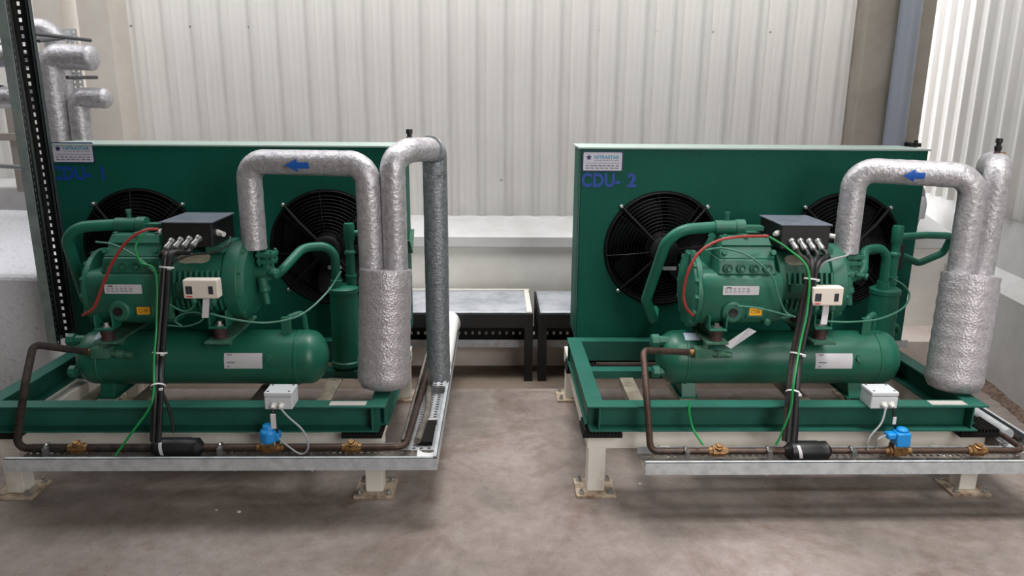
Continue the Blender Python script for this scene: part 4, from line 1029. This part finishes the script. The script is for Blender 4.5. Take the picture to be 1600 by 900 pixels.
# pipe lying in the left tray, white cap
t = thing('insulated_pipe', (-0.255, 3.6, 0.25), 'white wrapped pipe bend lying at the back of the left tray', 'insulated pipe')
MB().tube(sub(fillet([(-0.262, 3.32, 0.28), (-0.255, 3.60, 0.33), (-0.250, 3.80, 0.36), (-0.25, 3.95, 0.29)], 0.1, 8), 0.03), 0.05, 24, 0.012).build('jacket', mat('white_wrap', (224, 224, 222), 0.6), t, 50)
for (x, z, r_, m_, lb) in ((-0.345, 0.238, 0.010, INSUL, 'dark cable lying along the inner side of the left tray'), (-0.30, 0.240, 0.013, GALVD, 'dusty grey pipe lying along the middle of the left tray')):
    tag(MB().tube(spline([(x, 2.60, z), (x+0.012, 2.9, z), (x-0.004, 3.2, z), (x+0.004, 4.0, z)]), r_, 10).build('cable', m_, None), lb, 'cable')
t = thing('foam_pad', (-0.268, 2.72, 0.216), 'flat black foam strip strapped in the left tray corner', 'pad')
MB().box(-0.295, -0.245, 2.60, 2.80, 0.217, 0.236).build('strip', RUBBER, t, 0, bevel=0.004)
MB().box(-0.30, -0.24, 2.795, 2.803, 0.217, 0.239).build('strap', TIE, t, 0)
mb = MB(); mb.poly_prism([[(-0.29, 2.44), (-0.225, 2.44), (-0.222, 2.52), (-0.245, 2.505), (-0.268, 2.51), (-0.295, 2.535)]], lambda a_, b_, w: V((a_, b_, 0.217+w)), 0.022)
tag(mb.build('crumpled_wrap', mat('white_wrap', (224, 224, 222), 0.6), None, 0, bevel=0.006), 'crumpled white wrap in the front right corner of the left tray', 'wrap')
for (x, z, r_, lb, m_) in ((1.985, 0.262, 0.022, 'grey insulated pipe running back along the right tray', GALV), (2.035, 0.238, 0.010, 'dark cable along the outer edge of the right tray', INSUL), (1.935, 0.236, 0.010, 'thin pale conduit along the inner edge of the right tray', GALV)):
    tag(MB().tube(sub([(x, 2.60, z), (x, 4.0, z)], 0.1), r_, 14).build('tray_pipe', m_, None), lb, 'pipe')

# cables and hoses
def gl(u, i):
    dx = UNITS[u]['dx']; x = 1.108+dx+0.040+i*0.034; z = 0.945+(0.040-0.004*(3-i) if u == 1 else 0.036)
    d = V((-0.35 if u == 1 else 0.25, -0.75, -0.65)).normalized(); return V((x, 2.82, z))+d*0.048, d
def bundle(u, side):
    Y = 2.70
    if u == 1: pts = [PY(262, 400, 2.70), PY(256, 470, 2.66), PY(249, 560, 2.60), PY(247, 610, 2.50), PY(243, 690, 2.455)]
    else: pts = [PY(1270, 418, 2.70), PY(1258, 490, 2.66), PY(1244, 560, 2.60), PY(1238, 620, 2.50), PY(1232, 690, 2.43)]
    t = thing('cable_bundle', pts[-1], 'thick bundle of black cables tied with white ties, hanging in front of the %s' % side, 'cable', 'black cable bundles')
    for k in range(4):
        g, d = gl(u, k)
        off = V(((k-1.5)*0.009, -0.006 if k % 2 else 0.006, 0))
        o2 = V((0, 0.0, 0))
        pp = [g, g+d*0.03, pts[0]+off] + [p+off for p in pts[1:]]
        MB().tube(spline(pp, 10), 0.0095, 10).build('cable', BLACK if k else INSUL, t)
    for p, q in zip((1, 2, 3), (0.35, 0.5, 0.1)):
        c = pts[p-1].lerp(pts[p], 0.9 if p > 1 else 0.25); dd = (pts[p]-pts[p-1]).normalized()
        MB().lathe(c, dd, [(-0.003, 0.026), (0.003, 0.026)], 18, cap=False).build('cable_tie', TIE, t)
        MB().obox(c+V((0.018, -0.02, 0)), (1, 0, 0), (0, 1, 0), (0, 0, 1), 0.006, 0.004, 0.004).build('tie_head', TIE, t, 0)
    # branch cable
    c = pts[3]+V((0.012, -0.0, 0)); 
    e = PY(272, 676, 2.47) if u == 1 else PY(1244, 690, 2.47)
    MB().tube(spline([c, c.lerp(e, 0.5)+V((0.006, 0, 0.01)), e]), 0.006, 8).build('branch_cable', BLACK, t)
    return pts
b1 = bundle(1, 'left unit'); b2 = bundle(2, 'right unit')
def wire(name, label, pts, r, m_, cat='wire'):
    return tag(MB().tube(spline(pts, 10), r, 8).build(name, m_, None), label, cat)
wire('green_wire', 'bright green earth wire beside the black cable bundle of the left unit', [PY(226, 365, 2.76), PY(212, 385, 2.74), PY(220, 410, 2.72), PY(243, 425, 2.70), PY(245, 500, 2.635), PY(241, 560, 2.57), PY(240, 615, 2.475), PY(232, 640, 2.46), PY(212, 668, 2.45), PY(180, 712, 2.44)], 0.0042, GRNW)
wire('green_wire', 'bright green earth wire twisting in front of the black cable bundle of the right unit', [PY(1202, 370, 2.76), PY(1230, 388, 2.74), PY(1262, 420, 2.66), PY(1262, 480, 2.615), PY(1250, 540, 2.56), PY(1240, 600, 2.475), PY(1235, 640, 2.46), PY(1220, 680, 2.45), PY(1212, 695, 2.45)], 0.0042, GRNW)
wire('green_wire', 'short bright green wire hanging from the front beam into the tray, right unit', [PY(1078, 628, 2.535), PY(1077, 645, 2.52), PY(1083, 670, 2.50), PY(1098, 695, 2.45)], 0.0042, GRNW)
wire('red_hose', 'thin red capillary hose curving over the left compressor', [PY(247, 358, 2.80), PY(225, 360, 2.76), PY(198, 378, 2.745), PY(175, 412, 2.735), PY(160, 448, 2.74), PY(147, 480, 2.74), PY(129, 493, 2.76)], 0.0055, REDH, 'hose')
wire('red_hose', 'thin red capillary hose curving round the end of the right compressor', [PY(1200, 369, 2.80), PY(1155, 370, 2.76), PY(1120, 377, 2.745), PY(1092, 395, 2.735), PY(1075, 425, 2.73), PY(1068, 458, 2.74), PY(1072, 480, 2.74), PY(1083, 493, 2.76)], 0.0055, REDH, 'hose')
wire('capillary_tube', 'green capillary tube drooping from the pressure switch to the separator, left unit', [PY(328, 490, 2.72), PY(370, 500, 2.72), PY(420, 504, 2.75), PY(470, 492, 2.84), PY(510, 458, 2.98), PY(533, 424, 3.06)], 0.004, CAPG, 'tube')
wire('capillary_tube', 'green capillary tube looping from the pressure switch round the separator, right unit', [PY(1290, 502, 2.72), PY(1330, 503, 2.74), PY(1375, 498, 2.85), PY(1410, 482, 2.97), PY(1421, 462, 3.02), PY(1412, 446, 3.04), PY(1396, 436, 3.07)], 0.004, CAPG, 'tube')
wire('capillary_tube', 'green capillary tube arching across the cylinder head of the left compressor', [PY(150, 378, 2.80), PY(176, 382, 2.77), PY(205, 396, 2.75), PY(232, 416, 2.735), PY(246, 432, 2.72)], 0.004, CAPG, 'tube')
wire('capillary_tube', 'green capillary tube sweeping down across the right compressor body', [PY(1102, 391, 2.80), PY(1130, 388, 2.77), PY(1170, 400, 2.75), PY(1205, 430, 2.74), PY(1217, 465, 2.735), PY(1228, 488, 2.73), PY(1243, 496, 2.70)], 0.004, CAPG, 'tube')
wire('capillary_tube', 'thin grey green capillary running from crankcase to cable bundle, right unit', [PY(1152, 478, 2.765), PY(1175, 480, 2.76), PY(1205, 486, 2.74), PY(1240, 496, 2.71)], 0.0035, CAPG, 'tube')
wire('capillary_tube', 'small coiled capillary loop hanging under the left pressure switch', [PY(258, 472, 2.72), PY(285, 486, 2.71), PY(300, 482, 2.70), PY(301, 472, 2.69)], 0.003, CAPG, 'tube')
wire('capillary_tube', 'round capillary loop with white tie below the left pressure switch', [PY(258, 508, 2.72), PY(288, 510, 2.70), PY(310, 504, 2.69), PY(318, 495, 2.69), PY(305, 488, 2.70), PY(282, 492, 2.71), PY(274, 502, 2.71), PY(284, 509, 2.715)], 0.003, CAPG, 'tube')
wire('sensor_cable', 'thin black sensor cable from terminal box to bundle over the left motor', [PY(360, 370, 2.84), PY(356, 382, 2.80), PY(335, 394, 2.77), PY(300, 398, 2.75), PY(275, 408, 2.72), PY(266, 416, 2.70)], 0.004, BLACK, 'cable')
wire('sensor_cable', 'thin grey sensor cable from terminal box to bundle over the right motor', [PY(1328, 386, 2.84), PY(1325, 398, 2.80), PY(1305, 404, 2.77), PY(1288, 410, 2.74), PY(1277, 420, 2.71)], 0.004, GREYC, 'cable')
# paper tag on the right receiver
a = PY(1170, 512, 2.79); b = PY(1182, 518, 2.76); c_ = PY(1142, 545, 2.79); d_ = PY(1132, 538, 2.80)
mb = MB(); mb.add([a, b, c_, d_], [(0, 1, 2, 3)]); o = mb.build('paper_tag', LABW, None, 0); md = o.modifiers.new('s', 'SOLIDIFY'); md.thickness = 0.001
tag(o, 'creased white paper tag hanging between compressor and tank of the right unit', 'tag')
# small litter on the floor
for i, (px_, py_, s) in enumerate(((373, 800, 0.009), (338, 797, 0.006), (1000, 756, 0.006))):
    q = PZ(px_, py_, 0.0)
    o = MB().lathe((q.x, q.y, 0), (0, 0, 1), [(0, s), (s*0.35, s*0.9), (s*0.6, s*0.3)], 7, jit=0.25).build('paint_chip', PLAST, None, 0)
    tag(o, ['white paint chip on the dark floor in front of the left tray, larger of two', 'tiny white paint chip on the floor left of a larger one', 'tiny white chip on the floor beside the right stand foot plate'][i], 'chip')

# ------------------------------------------------------------------ light
w = bpy.data.worlds.new('world'); SC.world = w; w.use_nodes = True
bg = w.node_tree.nodes['Background']; bg.inputs['Color'].default_value = (0.97, 0.985, 1.0, 1); bg.inputs['Strength'].default_value = 2.8
c = MB(); c.box(-6.5, 6.5, -3.2, 2.45, 3.7, 3.8); struct(c.build('ceiling', mat('dull_roof', (120, 116, 112), 0.8), None, 0))  # unseen roof, added to block sky light over the camera side
c = MB(); c.box(-6.5, 6.5, -3.2, -3.0, -0.3, 3.7); struct(c.build('wall_front', mat('dull_wall', (140, 136, 132), 0.8), None, 0))  # unseen wall, added behind the camera to cut ambient light from the front
c = MB(); c.box(-4.8, -4.6, -3.0, 5.2, -0.3, 3.7); c.box(-2.25, -2.15, -3.0, 1.7, -0.3, 3.7); struct(c.build('wall_side', mat('dull_wall', (140, 136, 132), 0.8), None, 0))  # nearer left wall is unseen, added to block sky and darken the front left

def area(name, loc, tgt, sx, sy_, e, col=(1, 1, 1)):
    l = bpy.data.lights.new(name, 'AREA'); l.shape = 'RECTANGLE'; l.size = sx; l.size_y = sy_; l.energy = e; l.color = col
    o = bpy.data.objects.new(name, l); COL.objects.link(o); o.location = loc
    o.rotation_euler = (V(tgt)-V(loc)).to_track_quat('-Z', 'Y').to_euler()
area('open_doorway_daylight', (2.2, -1.2, 2.3), (1.5, 3.0, 0.6), 1.9, 2.2, 95, (1, 0.99, 0.98))  # added fill light from behind the camera at right; no doorway exists here
area('roof_lamp', (0.05, 3.3, 3.65), (0.08, 3.35, 0), 1.2, 0.6, 10, (1, 0.98, 0.96)); bpy.data.lights['roof_lamp'].spread = math.radians(55)  # added overhead fill to brighten the passage floor, not an actual fitting
area('roof_lamp_right', (1.75, 1.7, 3.5), (1.75, 2.1, 0), 1.2, 0.6, 14, (1, 0.98, 0.96)); bpy.data.lights['roof_lamp_right'].spread = math.radians(60)  # second added fill, brightens the right front floor and right tray
SC.view_settings.view_transform = 'Standard'; SC.view_settings.look = 'None'
SC.view_settings.exposure = 0.12; SC.view_settings.gamma = 1.0; SC.view_settings.use_curve_mapping = False
